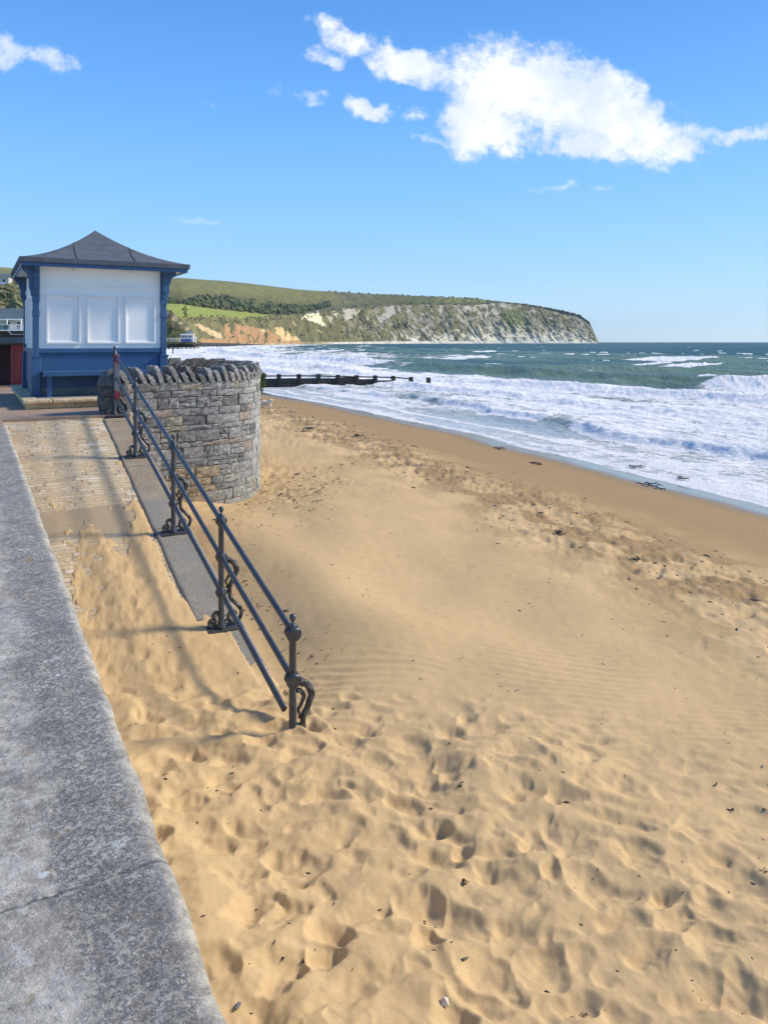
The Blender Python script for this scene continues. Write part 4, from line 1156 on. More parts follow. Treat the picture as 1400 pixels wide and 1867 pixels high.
# ------------------------------------------------------------------ shelter
def build_shelter():
    T0, T1, S0, S1 = 1.03, 3.46, 15.88, 18.95
    tc, sc_ = (T0 + T1) / 2, (S0 + S1) / 2
    FL = -1.05
    root = empty('shelter', (*fr(tc, sc_), R(-1.222)), TH)
    tag(root, 'blue and white seafront shelter with a dark felt bell-shaped roof', 'shelter')
    def B(mb_, t0, t1, s0, s1, z0, z1): mb_.box(t0 - tc, t1 - tc, s0 - sc_, s1 - sc_, z0 + 1.222, z1 + 1.222)
    # plinth
    mb = MB(); B(mb, 0.80, 4.0, 14.80, 19.4, -1.222, -1.118); pl = mb.build('plinth', M['plinth'], root, bevel=0.012)
    mb = MB()
    ts = [0.74, 1.23, 2.02, 2.75, 3.35, 4.06]
    for a, b in zip(ts[:-1], ts[1:]): B(mb, a + 0.003, b - 0.003, 14.72, 15.06, -1.120, FL)
    ss_ = [15.07, 15.9, 16.8, 17.7, 18.6, 19.46]
    for a, b in zip(ss_[:-1], ss_[1:]):
        B(mb, 0.74, 1.02, a + 0.003, b - 0.003, -1.120, FL); B(mb, 3.80, 4.06, a + 0.003, b - 0.003, -1.120, FL)
    mb.build('edging', M['plinth'], pl, bevel=0.022, seg=3)
    mb = MB(); B(mb, 1.02, 3.80, 15.06, 19.46, -1.12, FL - 0.004); mb.build('floor', M['concrete'], pl)
    # posts
    for (t, s, sx, sy) in ((T0, S0, -1, -1), (T1, S0, 1, -1), (T0, S1, -1, 1), (T1, S1, 1, 1)):
        mb = MB()
        B(mb, t - 0.055, t + 0.055, s - 0.055, s + 0.055, -0.27, 1.488)
        B(mb, t - 0.082, t + 0.082, s - 0.082, s + 0.082, FL - 0.002, -0.29)
        B(mb, t - 0.094, t + 0.094, s - 0.094, s + 0.094, -0.30, -0.265)
        B(mb, t - 0.094, t + 0.094, s - 0.094, s + 0.094, FL - 0.001, FL + 0.09)
        B(mb, t - 0.066, t + 0.066, s - 0.066, s + 0.066, 0.78, 1.487)
        B(mb, t - 0.066, t + 0.066, s - 0.066, s + 0.066, 0.50, 0.62)
        dk = 'navy' if sx < 0 and sy > 0 else 'blue'
        po = mb.build('post', M['blue'], root, bevel=0.01)
        # brackets under the eaves
        prof = [(0, 0), (0.19, 0), (0.19, -0.09), (0.15, -0.12), (0.11, -0.16), (0.10, -0.24), (0.075, -0.27), (0.07, -0.44), (0.045, -0.50), (0.04, -0.58), (0, -0.60)]
        for dx, dy in ((sx, 0), (0, sy)):
            ang = math.atan2(dy, dx)
            Mx = Matrix.Translation(Vector((t - tc + dx * 0.05, s - sc_ + dy * 0.05, 1.486 + 1.222))) @ Matrix.Rotation(ang, 4, 'Z')
            bm_ = MB(); bm_.prism(prof, 0.075, Mx)
            bm_.box(0.0, 0.21, -0.05, 0.05, -0.055, -0.002, M=Mx)
            bm_.build('bracket', M['blue'], po, bevel=0.004)
    # walls
    def wall(axis, at_, a0, a1, out):
        def Bx(mb_, a, b, c0, c1, z0, z1):
            lo, hi = sorted((at_ + out * c0, at_ + out * c1))
            if axis == 's': B(mb_, a, b, lo, hi, z0, z1)
            else: B(mb_, lo, hi, a, b, z0, z1)
        up = MB(); Bx(up, a0, a1, -0.06, 0.0, -0.13, 1.488)
        wp = up.build('upper_wall', M['white'], root)
        fr_ = MB()
        Bx(fr_, a0, a1, 0.0005, 0.022, 1.115, 1.145); Bx(fr_, a0, a1, 0.0005, 0.012, 1.065, 1.1145)
        fr_.build('frieze_moulding', M['white'], wp, bevel=0.004)
        Ln = a1 - a0
        for f0, f1 in ((0.055, 0.325), (0.375, 0.645), (0.690, 0.955)):
            x0, x1 = a0 + f0 * Ln, a0 + f1 * Ln
            z0, z1 = -0.035, 0.945
            pm = MB(); g = 0.034
            Bx(pm, x0, x0 + g, 0.0005, 0.036, z0, z1); Bx(pm, x1 - g, x1, 0.0005, 0.036, z0, z1)
            Bx(pm, x0 + g, x1 - g, 0.0005, 0.0355, z0, z0 + g); Bx(pm, x0 + g, x1 - g, 0.0005, 0.0355, z1 - g, z1)
            g2 = 0.052
            Bx(pm, x0 + g, x0 + g2, 0.0005, 0.012, z0 + g, z1 - g); Bx(pm, x1 - g2, x1 - g, 0.0005, 0.012, z0 + g, z1 - g)
            Bx(pm, x0 + g2, x1 - g2, 0.0005, 0.0118, z0 + g, z0 + g2); Bx(pm, x0 + g2, x1 - g2, 0.0005, 0.0118, z1 - g2, z1 - g)
            pm.build('panel_frame', M['white'], wp, bevel=0.004)
        lo_ = MB(); Bx(lo_, a0, a1, -0.07, 0.004, -0.90, -0.131)
        lw = lo_.build('lower_wall', M['blue'], root)
        tr = MB(); Bx(tr, a0, a1, 0.004, 0.045, -0.215, -0.125); Bx(tr, a0, a1, 0.0045, 0.018, -0.245, -0.2155)
        tr.build('dado_rail', M['blue'], lw, bevel=0.008)
        fo = MB(); Bx(fo, a0, a1, -0.09, -0.02, FL, -0.90); fo.build('footing', M['concrete'], lw)
    wall('s', S0, T0 + 0.056, T1 - 0.056, -1)
    wall('s', S1, T0 + 0.056, T1 - 0.056, 1)
    wall('t', T1, S0 + 0.056, S1 - 0.056, 1)
    wall('t', T0, S0 + 0.056, S1 - 0.056, -1)
    # front bench
    mb = MB(); B(mb, 1.12, 3.42, 15.33, 15.87, -0.600, -0.565); B(mb, 1.12, 3.42, 15.32, 15.345, -0.655, -0.5655)
    be = mb.build('bench_seat', M['blue'], root, bevel=0.006)
    for t in (1.24, 2.28, 3.30):
        mb = MB(); B(mb, t - 0.04, t + 0.04, 15.42, 15.50, FL - 0.003, -0.60); B(mb, t - 0.035, t + 0.035, 15.50, 15.87, -0.67, -0.602); mb.build('bench_leg', M['blue'], be, bevel=0.005)
    # eaves
    E = 0.40
    e0, e1, f0, f1 = T0 - 0.27, T1 + 0.43, S0 - 0.35, S1 + 0.45
    mb = MB(); B(mb, e0 + 0.03, e1 - 0.03, f0 + 0.03, f1 - 0.03, 1.488, 1.500); sf = mb.build('soffit', M['white'], root)
    for k, tt in enumerate((1.75, 2.85)):
        for s_, d_ in ((S0, -1),):
            Mx = Matrix.Translation(Vector((tt - tc, s_ - sc_ + d_ * 0.002, 1.4875 + 1.222))) @ Matrix.Rotation(math.atan2(d_, 0), 4, 'Z')
            q_ = MB(); q_.prism([(0, 0), (0.20, 0), (0.18, -0.035), (0.08, -0.075), (0, -0.08)], 0.06, Mx); q_.build('eave_block', M['white'], sf, bevel=0.003)
    mb = MB()
    B(mb, e0, e1, f0, f0 + 0.03, 1.448, 1.508); B(mb, e0, e1, f1 - 0.03, f1, 1.448, 1.508)
    B(mb, e0, e0 + 0.03, f0 + 0.03, f1 - 0.03, 1.448, 1.508); B(mb, e1 - 0.03, e1, f0 + 0.03, f1 - 0.03, 1.448, 1.508)
    B(mb, e0 - 0.02, e1 + 0.02, f0 - 0.02, f1 + 0.02, 1.5085, 1.525)
    mb.build('fascia', M['blue'], root, bevel=0.004)
    # bell-shaped hipped roof in felt
    NR = 26; ox_, oy_ = (e0 + e1) / 2 - tc, (f0 + f1) / 2 - sc_
    hw, hd = (e1 - e0) / 2 + 0.035, (f1 - f0) / 2 + 0.035
    vs = []; fs = []
    lv = [(1.0, 1.526), (1.0, 1.615)]
    for k in range(1, NR + 1):
        x = 1 - k / NR
        # concave sweep up to the peak
        lv.append((x, 1.615 + 0.86 * (0.62 * (1 - x) ** 1.9 + 0.38 * (1 - x))))
    n_ = 12
    for (x, z) in lv:
        for side in range(4):
            for j in range(n_):
                f = j / n_ * 2 - 1
                cx_, cy_ = ((f, -1), (1, f), (-f, 1), (-1, -f))[side]
                sag = -0.012 * (1 - f * f) * (1 if x < 1 else 0) * x
                vs.append((cx_ * hw * x + ox_, cy_ * hd * x + oy_, z + 1.222 + sag))
    m_ = 4 * n_
    for k in range(len(lv) - 1):
        for i in range(m_): fs.append((k * m_ + i, k * m_ + (i + 1) % m_, (k + 1) * m_ + (i + 1) % m_, (k + 1) * m_ + i))
    fs.append(tuple(range(m_))[::-1])
    mb = MB(); mb.add(vs, fs)
    rf = mb.build('roof', M['felt'], root, autosmooth=True)
    # lapped felt seams on the slopes
    seam_m = simple('seam', (0.03, 0.03, 0.033), 0.9)
    for side, xs in ((0, (-0.36, 0.33)), (3, (-0.3, 0.3)), (1, (-0.3, 0.3)), (2, (-0.3, 0.3))):
        for f in xs:
            pts = []
            for (x, z) in lv[2:]:
                if abs(f) > x * 0.98: break
                g = f / x if x > 0 else 0
                c_ = ((f * 1.0 + 0.05 * (1 - x) , -x), (x, f), (-f, x), (-x, -f))[side]
                pts.append((c_[0] * hw + ox_, c_[1] * hd + oy_, z + 1.222 + 0.002))
            if len(pts) > 2:
                sm = MB(); sm.tube(pts, 0.005, 6); sm.build('felt_seam', seam_m, rf)
build_shelter()

# ------------------------------------------------------------------ groyne
def build_groyne():
    A = PX(472, 706, 67.5); A.z = 0
    dirv = Vector((0.2068, 0.084, 0)).normalized()
    Y0 = 69.0; P0 = Vector(((508.6 - CX) / FPX * Y0, Y0, 0))
    root = empty('groyne', (P0.x, P0.y, 0), math.atan2(dirv.y, dirv.x))
    tag(root, 'dark tarred timber groyne with square posts running into the surf', 'groyne')
    L = 1.925
    tops = [1.20, 1.17, 1.12, 1.05, 0.98, 0.92, 0.84, 0.70, 0.62]
    for i in range(-5, 9):
        h = tops[max(i, 0)]
        mb = MB(); mb.box(i * L - 0.18, i * L + 0.18, -0.16, 0.16, -1.2, h); mb.build('post', M['tar'], root, bevel=0.02)
    mb = MB()
    for k in range(-5, 7):
        za = tops[max(k, 0)]; zb_ = tops[max(k + 1, 0)]
        x0, x1 = k * L + 0.18, (k + 1) * L - 0.18
        for (o0, o1) in ((-0.22, -0.10),):
            mb.add([(x0, -0.08, za + o0), (x1, -0.08, zb_ + o0), (x1, 0.08, zb_ + o0), (x0, 0.08, za + o0), (x0, -0.08, za + o1), (x1, -0.08, zb_ + o1), (x1, 0.08, zb_ + o1), (x0, 0.08, za + o1)],
                   [(3, 2, 1, 0), (4, 5, 6, 7), (0, 1, 5, 4), (1, 2, 6, 5), (2, 3, 7, 6), (3, 0, 4, 7)])
    mb.build('top_rail', M['tar'], root)
    r3 = random.Random(5)
    mb = MB()
    for k in range(-5, 7):
        za = tops[max(k, 0)] - (0.40 if k != 3 else 0.26) - max(0, k - 4) * 0.10
        x0, x1 = k * L + 0.18, (k + 1) * L - 0.18
        z = za
        while z > -0.6:
            hh = 0.20
            mb.box(x0, x1, -0.05 + r3.uniform(-.015, .015), 0.05, z - hh + 0.008, z); z -= hh
    mb.build('planking', M['tar'], root)
build_groyne()

# a lone marker post and the stubs of an older groyne near the far shore
mb = MB(); mb.lathe((0, 0, -1.0), [(0.18, 0), (0.17, 2.9), (0.15, 3.0)], 10)
o = mb.build('marker_post', M['tar']); p_ = PX(315.5, 648, 250); o.location = (p_.x, p_.y, 0)
tag(o, 'single dark upright post standing in the white surf right of the shelter', 'post')

# ------------------------------------------------------------------ headland and ridge
HK = np.array([
    # x,  D0,   y1,   y2,   y3,   D3
    (-420, 520, 585, 560, 458, 1900), (0, 540, 585, 560, 487, 1900), (250, 600, 585, 556, 503.5, 1900), (302, 640, 582, 553, 507, 1900), (330, 680, 581, 554, 506.5, 1900),
    (360, 730, 579, 559, 509, 1920), (406, 830, 578, 565, 512, 1950), (450, 930, 581, 569.5, 516.5, 1980), (481, 1010, 578, 573, 520, 2000), (500, 1060, 576, 573, 522.5, 2010),
    (550, 1220, 573.5, 571, 528.5, 2050), (600, 1400, 568, 560, 531.5, 2100), (657, 1560, 562, 552, 535, 2150), (720, 1700, 557, 549, 538, 2200), (768, 1800, 557, 549, 540, 2230),
    (869, 1990, 557, 552, 545, 2290), (905, 2060, 551.5, 550.5, 549, 2220), (963, 2140, 556, 555.6, 555, 2240), (1026, 2230, 567.4, 567, 566.6, 2300), (1057, 2280, 576, 575.6, 575, 2340),
    (1073, 2305, 588, 587, 586, 2350), (1082, 2320, 606, 605.5, 605, 2360), (1088, 2330, 621, 620.5, 620, 2362), (1092, 2334, 625, 624.8, 624.6, 2364)], float)
def poly_in(px, py, poly):
    inside = np.zeros(px.shape, bool); n = len(poly)
    for i in range(n):
        x0, y0 = poly[i]; x1, y1 = poly[(i + 1) % n]
        c = ((y0 > py) != (y1 > py)) & (px < (x1 - x0) * (py - y0) / ((y1 - y0) + 1e-9) + x0)
        inside ^= c
    return inside
def hprof(px):
    g = lambda k: np.interp(px, HK[:, 0], HK[:, k])
    return g(1), g(2), g(3), g(4), g(5)
def build_headland():
    px = np.concatenate([np.linspace(-420, 290, 160)[:-1], np.linspace(290, 1092, 1150)])
    D0, y1, y2, y3, D3 = hprof(px)
    z = lambda y, D: ZC - (y - HY) / FPX * D
    D1 = D0 + 10
    for _ in range(4): D1 = D0 + 0.75 * np.maximum(z(y1, D1), 2) + 8
    D2 = D1 + (D3 - D1) * 0.30
    D2 = np.where(px > 600, D1 + (D3 - D1) * np.interp(px, [600, 700], [0.30, 0.5]), D2)
    N1, N2, N3, NB = 90, 46, 46, 4
    rows_y = []; rows_D = []; V_ = []
    z1 = z(y1, D1); z2 = z(y2, D2); z3 = z(y3, D3)
    zs = []; Ds = []
    for k in range(N1 + 1):
        f = k / N1; zs.append(-1.0 + (z1 + 1.0) * f); Ds.append(D0 + (D1 - D0) * (0.45 * f + 0.55 * f ** 1.8)); V_.append(f)
    for k in range(1, N2 + 1):
        f = k / N2; zs.append(z1 + (z2 - z1) * f); Ds.append(D1 + (D2 - D1) * f); V_.append(1 + f)
    for k in range(1, N3 + 1):
        f = k / N3; g = math.sin(f * math.pi / 2) * 0.35 + f * 0.65
        zs.append(z2 + (z3 - z2) * g); Ds.append(D2 + (D3 - D2) * f); V_.append(2 + f)
    for k in range(1, NB + 1):
        f = k / NB; zs.append(z3 * (1 - f) - 3 * f); Ds.append(D3 + 60 + 500 * f); V_.append(3 + f)
    Z = np.array(zs); D = np.array(Ds); VV = np.repeat(np.array(V_)[:, None], len(px), 1); PXg = np.repeat(px[None, :], Z.shape[0], 0)
    # round the tip so it closes
    arc = np.concatenate([[0], np.cumsum(np.hypot(np.diff((px - CX) / FPX * D0), np.diff(D0)))])
    A = np.repeat(arc[None, :], Z.shape[0], 0)
    PY = HY - (Z - ZC) / D * FPX
    # gullies: horizontal push in and out of the cliff
    cl = np.where(VV <= 1, np.sin(np.clip(VV, 0, 1) * math.pi) ** 0.5, 0)
    cl = np.maximum(cl, np.where(PXg > 560, np.clip(1.3 - VV, 0, 1), 0) * (VV > 1)) * (0.35 + 0.65 * ss(PXg, 350, 650))
    lean = A + Z * 1.1
    rid = 1 - np.abs(fbm(lean / 42, Z / 80, 5, 400, 0.6)) * 2
    rid2 = fbm(lean / 13, Z / 16, 4, 410, 0.6)
    size = 0.35 + 0.65 * ss(PXg, 400, 800)
    push = cl * (7 * fbm(A / 60, Z / 40, 4, 402) * 1.5 + 3.2 * rid + 2.2 * rid2) * size
    veg = np.clip(VV - 0.9, 0, 1) * (VV < 2.9)
    push = push + veg * 6 * fbm(A / 60, D / 60, 4, 420)
    Dn = D - push
    Zn = Z + (VV > 0.15) * (VV < 2.95) * (1.2 * fbm(A / 14, D / 14 + Z / 10, 4, 430, 0.6)) * size
    Zn = Zn + np.where((VV > 2.9) & (VV < 3.05) & (PXg > 590), np.clip(fbm(A / 18, 0 * A, 3, 431), 0, 1) * 2.5, 0)
    X = (PXg - CX) / FPX * Dn
    # ---- what grows or shows where
    def C(*c): return np.array(c)
    n1 = fbm(A / 30, Z / 18, 5, 440, 0.6); n2 = 0.6 * fbm(A / 24, Z / 13, 5, 450, 0.68) + 0.45 * fbm(lean / 10, Z / 30, 4, 455, 0.6); n3 = fbm(A / 90, Z / 60, 4, 460)
    sh = Z.shape
    col = np.zeros(sh + (3,))
    def put(mask, c):
        m3 = np.clip(mask, 0, 1)[..., None]; col[:] = col * (1 - m3) + c * m3
    scrub = C(0.150, 0.138, 0.068)
    col[:] = scrub
    put(ss(n1, -0.1, 0.5), C(0.195, 0.18, 0.080)); put(ss(-n1, 0.15, 0.6) * 0.8, C(0.095, 0.095, 0.050))
    # ridge pasture
    past = ss(VV, 1.98, 2.08) * (PXg < 640 + 20 * n3)
    gy = (PY - np.repeat(y3[None, :], sh[0], 0))
    pc = C(0.215, 0.205, 0.065)[None, None, :] * np.ones(sh + (1,))
    pc = pc * (1 - 0.36 * ss(gy + 6 * n3, 12, 38))[..., None] * (1 + 0.12 * fbm(A / 50, D / 200, 3, 470))[..., None]
    put(past * (1 - ss(PXg + 14 * n3, 590, 640)), pc)
    # bright lower field
    fld = (VV > 1.02) * (VV < 2.0) * (PXg < 505)
    put(fld * (1 - ss(PXg, 480, 510)), C(0.33, 0.36, 0.075))
    # hedge line along ridge top
    put(np.exp(-((VV - 2.97) / 0.03) ** 2) * 0.6, C(0.05, 0.06, 0.02))
    # grass on top of the headland
    put(ss(VV, 1.15, 1.5) * ss(PXg, 660, 700) * 0.8, C(0.13, 0.135, 0.045)); put(ss(VV, 1.2, 2.0) * ss(PXg, 780, 820) * (1 - ss(PXg, 890, 910)) * ss(n1, -0.3, 0.3), C(0.24, 0.235, 0.06))
    put(ss(VV, 0.93, 1.0) * ss(PXg, 1000, 1040), C(0.10, 0.13, 0.035))
    # grey chalk faces
    face = (VV < 1.12) * ss(PXg, 600, 660)
    st = ss(n2 + 0.7 * fbm(A / 75, Z / 38, 4, 480) + 0.12 * ss(PXg, 850, 1000), 0.02, 0.45)
    put(face * st * ss(VV, 0.1, 0.35) * 0.8, C(0.29, 0.265, 0.205))
    put(face * ss(n2 + 0.7 * fbm(A / 50, Z / 26, 4, 485), 0.42, 0.75) * 0.85, C(0.48, 0.44, 0.34))
    put(face * ss(VV, 0.55, 0.7) * ss(PXg, 830, 850) * (1 - ss(PXg, 920, 940)) * ss(n1, -0.1, 0.2) * 0.7, C(0.60, 0.55, 0.42))
    # green tongue down the face
    tongue = poly_in(PXg + 5 * n1, PY + 3 * n2, [(912, 560), (940, 565), (975, 605), (965, 612), (935, 606), (915, 585)])
    put(tongue * 0.85, C(0.13, 0.155, 0.045))
    # fallen chalk along the foot
    foot = ss(PXg, 700, 760) * (1 - ss(VV + 0.30 * n2, 0.16, 0.30)) * (VV < 0.5)
    put(foot * ss(n1 + 0.5 * n2, -0.35, 0.05), C(0.70, 0.64, 0.50))
    foot2 = ss(PXg, 845, 870) * (1 - ss(VV + 0.35 * n2, 0.30, 0.55))
    put(foot2 * ss(fbm(lean / 8, Z / 30, 4, 490), -0.1, 0.15) * 0.9, C(0.68, 0.62, 0.48))
    put((VV < 0.07) * ss(PXg, 560, 620) * 1.0, C(0.66, 0.62, 0.54))
    # bare chalk scars
    z4 = lambda L_: [(280 + a / 3.182, 480 + b / 3.182) for a, b in L_]
    wx, wy = PXg + 3.0 * fbm(A / 10, Z / 8, 3, 500), PY + 2.0 * fbm(A / 8, Z / 10, 3, 501)
    put(poly_in(wx, wy, z4([(855, 322), (890, 292), (935, 286), (955, 272), (975, 320), (1008, 372), (960, 350), (905, 332)])) * 1.0, C(0.74, 0.66, 0.45))
    for L_ in ([(1000, 300), (1030, 310), (1048, 355), (1030, 345)], [(1045, 272), (1068, 280), (1065, 315), (1045, 300)], [(1095, 260), (1170, 262), (1175, 305), (1115, 335), (1098, 300)]):
        put(poly_in(wx, wy, z4(L_)) * 0.75, C(0.52, 0.48, 0.36))
    for L_ in ([(1300, 320), (1345, 285), (1345, 255), (1400, 245), (1400, 290), (1320, 348)],):
        put(poly_in(wx, wy, z4(L_)) * 0.8, C(0.46, 0.44, 0.38))
    # orange and tan clay cliffs
    low = (VV < 1.0)
    put(low * poly_in(wx, wy, z4([(400, 350), (470, 345), (530, 365), (600, 372), (660, 385), (720, 425), (860, 445), (860, 470), (250, 470), (270, 440), (420, 440)])) * ss(n1, -0.55, -0.1), C(0.40, 0.235, 0.115))
    put(low * poly_in(wx, wy, z4([(235, 350), (275, 355), (390, 410), (405, 440), (360, 430), (300, 400)])) * 0.9, C(0.62, 0.45, 0.24))
    put(low * poly_in(wx, wy, z4([(700, 372), (750, 370), (770, 395), (850, 438), (855, 450), (735, 450), (712, 410)])) * ss(n2, -0.4, 0.0), C(0.66, 0.46, 0.22))
    for L_ in ([(800, 330), (835, 360), (825, 366)], [(935, 378), (985, 405), (960, 400)], [(610, 372), (650, 390), (640, 412)]):
        put(low * poly_in(wx, wy, z4(L_)) * 0.9, C(0.60, 0.44, 0.22))
    put((VV < 0.10) * (PXg < 600) * ss(n2, -0.3, 0.1) * 0.8, C(0.46, 0.34, 0.22))
    me = grid_mesh('headland', X, Dn, Zn, None, None, {'Col': col})
    tag(link('headland', me, M['land']), kind='structure')
    return px, np.array(Z), np.array(Dn), VV
build_headland()

# nearer bluff at the left of the bay, behind the beach huts
def build_bluff():
    K = np.array([(200, 566, 632), (302, 563, 622), (314, 564.5, 622), (318, 571, 622), (328, 578, 622), (336, 588, 622), (345, 600, 622), (352, 612, 622), (358, 621, 622), (366, 623, 623)], float)
    px = np.linspace(200, 366, 260); yt = np.interp(px, K[:, 0], K[:, 1])
    D = 585.0
    rows = 70; X = []; Y = []; Z = []; VV = []
    for k in range(rows + 14):
        f = min(k / rows, 1); back = max(0, (k - rows) / 14)
        zt = ZC - (yt - HY) / FPX * D
        z = 2.5 + (zt - 2.5) * f; dd = D - 4 + f * 22 + back * 60
        z = z - back * 3 * zt * 0.25
        X.append((px - CX) / FPX * dd); Y.append(np.full_like(px, 0) + dd); Z.append(z); VV.append(np.full_like(px, f + back))
    X, Y, Z, VV = map(np.array, (X, Y, Z, VV))
    A = X
    Y = Y - np.sin(np.clip(VV, 0, 1) * math.pi) * (5 * fbm((A - Z) / 12, Z / 20, 4, 520) )
    n1 = fbm(A / 6, Z / 5, 5, 530, 0.6)
    col = np.zeros(X.shape + (3,)); col[:] = (0.075, 0.085, 0.030)
    m = (ss(n1, 0.0, 0.35) * ss(VV, 0.55, 0.8) * (VV < 1.02))[..., None]; col = col * (1 - m) + np.array((0.40, 0.31, 0.19)) * m
    m = (ss(-n1, 0.0, 0.4) * 0.8)[..., None]; col = col * (1 - m) + np.array((0.16, 0.12, 0.07)) * m
    me = grid_mesh('bluff', X, Y, Z, None, None, {'Col': col})
    tag(link('bluff', me, M['land']), kind='structure')
build_bluff()

# dark rock ledge and sea wall of the far shore
def build_ledge():
    n = 300; px = np.linspace(150, 480, n)
    D0 = np.interp(px, [150, 300, 350, 420, 480], [500, 540, 620, 800, 1000])
    rows = []
    for k in range(24):
        f = k / 23
        dd = D0 + f * np.interp(px, [150, 350, 480], [46, 55, 20])
        z = np.interp(f, [0, 0.1, 0.55, 0.6, 1.0], [-0.6, 0.3, 0.7, 2.6, 3.6]) + 0.0 * px
        z = z * np.interp(px, [150, 360, 430, 480], [1, 1, 0.7, 0.25])
        X_ = (px - CX) / FPX * dd
        z = z + 0.7 * fbm(X_ / 3, dd / 5, 4, 540) * (f < 0.6)
        rows.append((X_, dd, z))
    X = np.array([r[0] for r in rows]); Y = np.array([r[1] for r in rows]); Z = np.array([r[2] for r in rows])
    me = grid_mesh('rocky_shore', X, Y, Z)
    tag(link('rocky_shore', me, M['rock']), kind='structure')
build_ledge()

# ------------------------------------------------------------------ foliage
def clump(mb_, c, r, seed, flat=0.8, sub=2, jag=0.35):
    bm = bmesh.new(); bmesh.ops.create_icosphere(bm, subdivisions=sub, radius=1.0)
    rr = random.Random(seed); a, b, d = [rr.uniform(0, 50) for _ in range(3)]
    vs = []
    for v in bm.verts:
        p = v.co
        k = 1 + jag * math.sin(p.x * 3.1 + a) * math.sin(p.y * 3.7 + b) + jag * 0.7 * math.sin(p.z * 5.3 + d + p.x * 4) + rr.uniform(-0.14, 0.14)
        vs.append((c[0] + p.x * r * k, c[1] + p.y * r * k, c[2] + p.z * r * k * flat))
    fs = [tuple(v.index for v in f.verts) for f in bm.faces]; bm.free()
    mb_.add(vs, fs)
ICO = {}
def leafball(mb_, c, r, n, size, rr, squash=0.85):
    """leaf-sized faces spread through a crown volume"""
    for _ in range(n):
        d = Vector((rr.gauss(0, 1), rr.gauss(0, 1), rr.gauss(0, 1))).normalized() * r * (rr.random() ** 0.4)
        p = Vector(c) + Vector((d.x, d.y, d.z * squash))
        a = Vector((rr.gauss(0, 1), rr.gauss(0, 1), rr.gauss(0, 1))).normalized(); b = a.orthogonal().normalized()
        s_ = size * rr.uniform(0.6, 1.4)
        e = a.cross(b)
        mb_.add([p - a * s_, p + b * s_ * 0.5, p + a * s_, p - b * s_ * 0.5 + e * s_ * 0.2], [(0, 1, 2, 3)])
def hill_point(px_, v):
    """point on the headland at column px and profile position v"""
    D0, y1, y2, y3, D3 = [float(a) for a in hprof(np.array([px_]))[0:5]] if False else [float(x[0]) for x in hprof(np.array([float(px_)]))]
    z = lambda y, D: ZC - (y - HY) / FPX * D
    D1 = D0 + 10
    for _ in range(4): D1 = D0 + 0.75 * max(z(y1, D1), 2) + 8
    k = 0.30 if px_ <= 600 else float(np.interp(px_, [600, 700], [0.30, 0.5]))
    D2 = D1 + (D3 - D1) * k
    z1, z2, z3 = z(y1, D1), z(y2, D2), z(y3, D3)
    if v <= 1: D = D0 + (D1 - D0) * (0.45 * v + 0.55 * v ** 1.8); Z = -1 + (z1 + 1) * v
    elif v <= 2: f = v - 1; D = D1 + (D2 - D1) * f; Z = z1 + (z2 - z1) * f
    else: f = v - 2; D = D2 + (D3 - D2) * f; Z = z2 + (z3 - z2) * (math.sin(f * math.pi / 2) * 0.35 + f * 0.65)
    return Vector(((px_ - CX) / FPX * D, D, Z))
rw = random.Random(11)
mb = MB()
for i in range(330):
    px_ = rw.uniform(300, 600)
    top = float(np.interp(px_, [300, 355, 400, 440, 530, 600], [0.035, 0.05, 0.16, 0.14, 0.10, 0.10]))
    v = 2.0 + rw.uniform(-0.02, 1) * top
    if px_ < 345: v = 2.0 + rw.uniform(0, 0.03)
    p = hill_point(px_, v)
    r = rw.uniform(4.0, 8.5) * p.y / 1250 * (0.6 if px_ < 345 or px_ > 540 else 1)
    clump(mb, (p.x, p.y, p.z + r * 0.6), r, i, 0.95)
o = mb.build('hillside_wood', M['farwood'], smooth=False)
tag(o, 'dark band of woodland across the hillside above the bright field', 'wood', kind='stuff')
mb = MB()
for i in range(650):
    px_ = rw.uniform(320, 1060)
    v = rw.uniform(0.15, 1.06) if px_ < 600 else rw.uniform(0.15, 1.6)
    if px_ < 600 and rw.random() < 0.5: v = rw.uniform(0.8, 1.12)
    if px_ < 600 and v < 0.7 and rw.random() < 0.75: continue
    if px_ > 690 and v < 1.05 and rw.random() < 0.8: continue
    if 565 < px_ < 600 and 0.3 < v < 0.85: continue
    p = hill_point(px_, v)
    r = rw.uniform(1.2, 3.2) * p.y / 1600
    clump(mb, (p.x, p.y - 3, p.z + r * 0.2), r, i, 0.7, sub=1)
for i in range(60):
    px_ = rw.uniform(595, 880); p = hill_point(px_, 3.0); r = rw.uniform(1.5, 4.0)
    clump(mb, (p.x, p.y, p.z + r * 0.3), r, i, 0.7, sub=1)
o = mb.build('cliff_scrub', M['farscrub'])
tag(o, 'low green scrub scattered over the cliffs and their tops', 'scrub', kind='stuff')

# lone tree in the bright field
p = hill_point(338, 1.05)
root = empty('field_tree', p); tag(root, 'single ragged tree standing alone in the bright green field', 'tree')
mb = MB(); mb.tube([(0, 0, -1), (0.2, 0, 3), (0.0, 0, 7), (0.3, 0, 12)], [0.5, 0.4, 0.25, 0.1], 8); mb.build('trunk', M['bark'], root)
mb = MB(); rr = random.Random(4)
for (x, z, r) in ((0, 10.5, 1.5), (-1.6, 8.6, 1.6), (1.4, 8.0, 1.4), (0.2, 6.2, 1.9), (-1.0, 4.2, 1.4), (1.0, 3.4, 1.3), (-2.4, 7.6, 0.9), (0.4, 1.8, 1.0)):
    leafball(mb, (x, 0, z), r, 90, 0.35, rr)
mb.build('crown', M['farwood'], root)

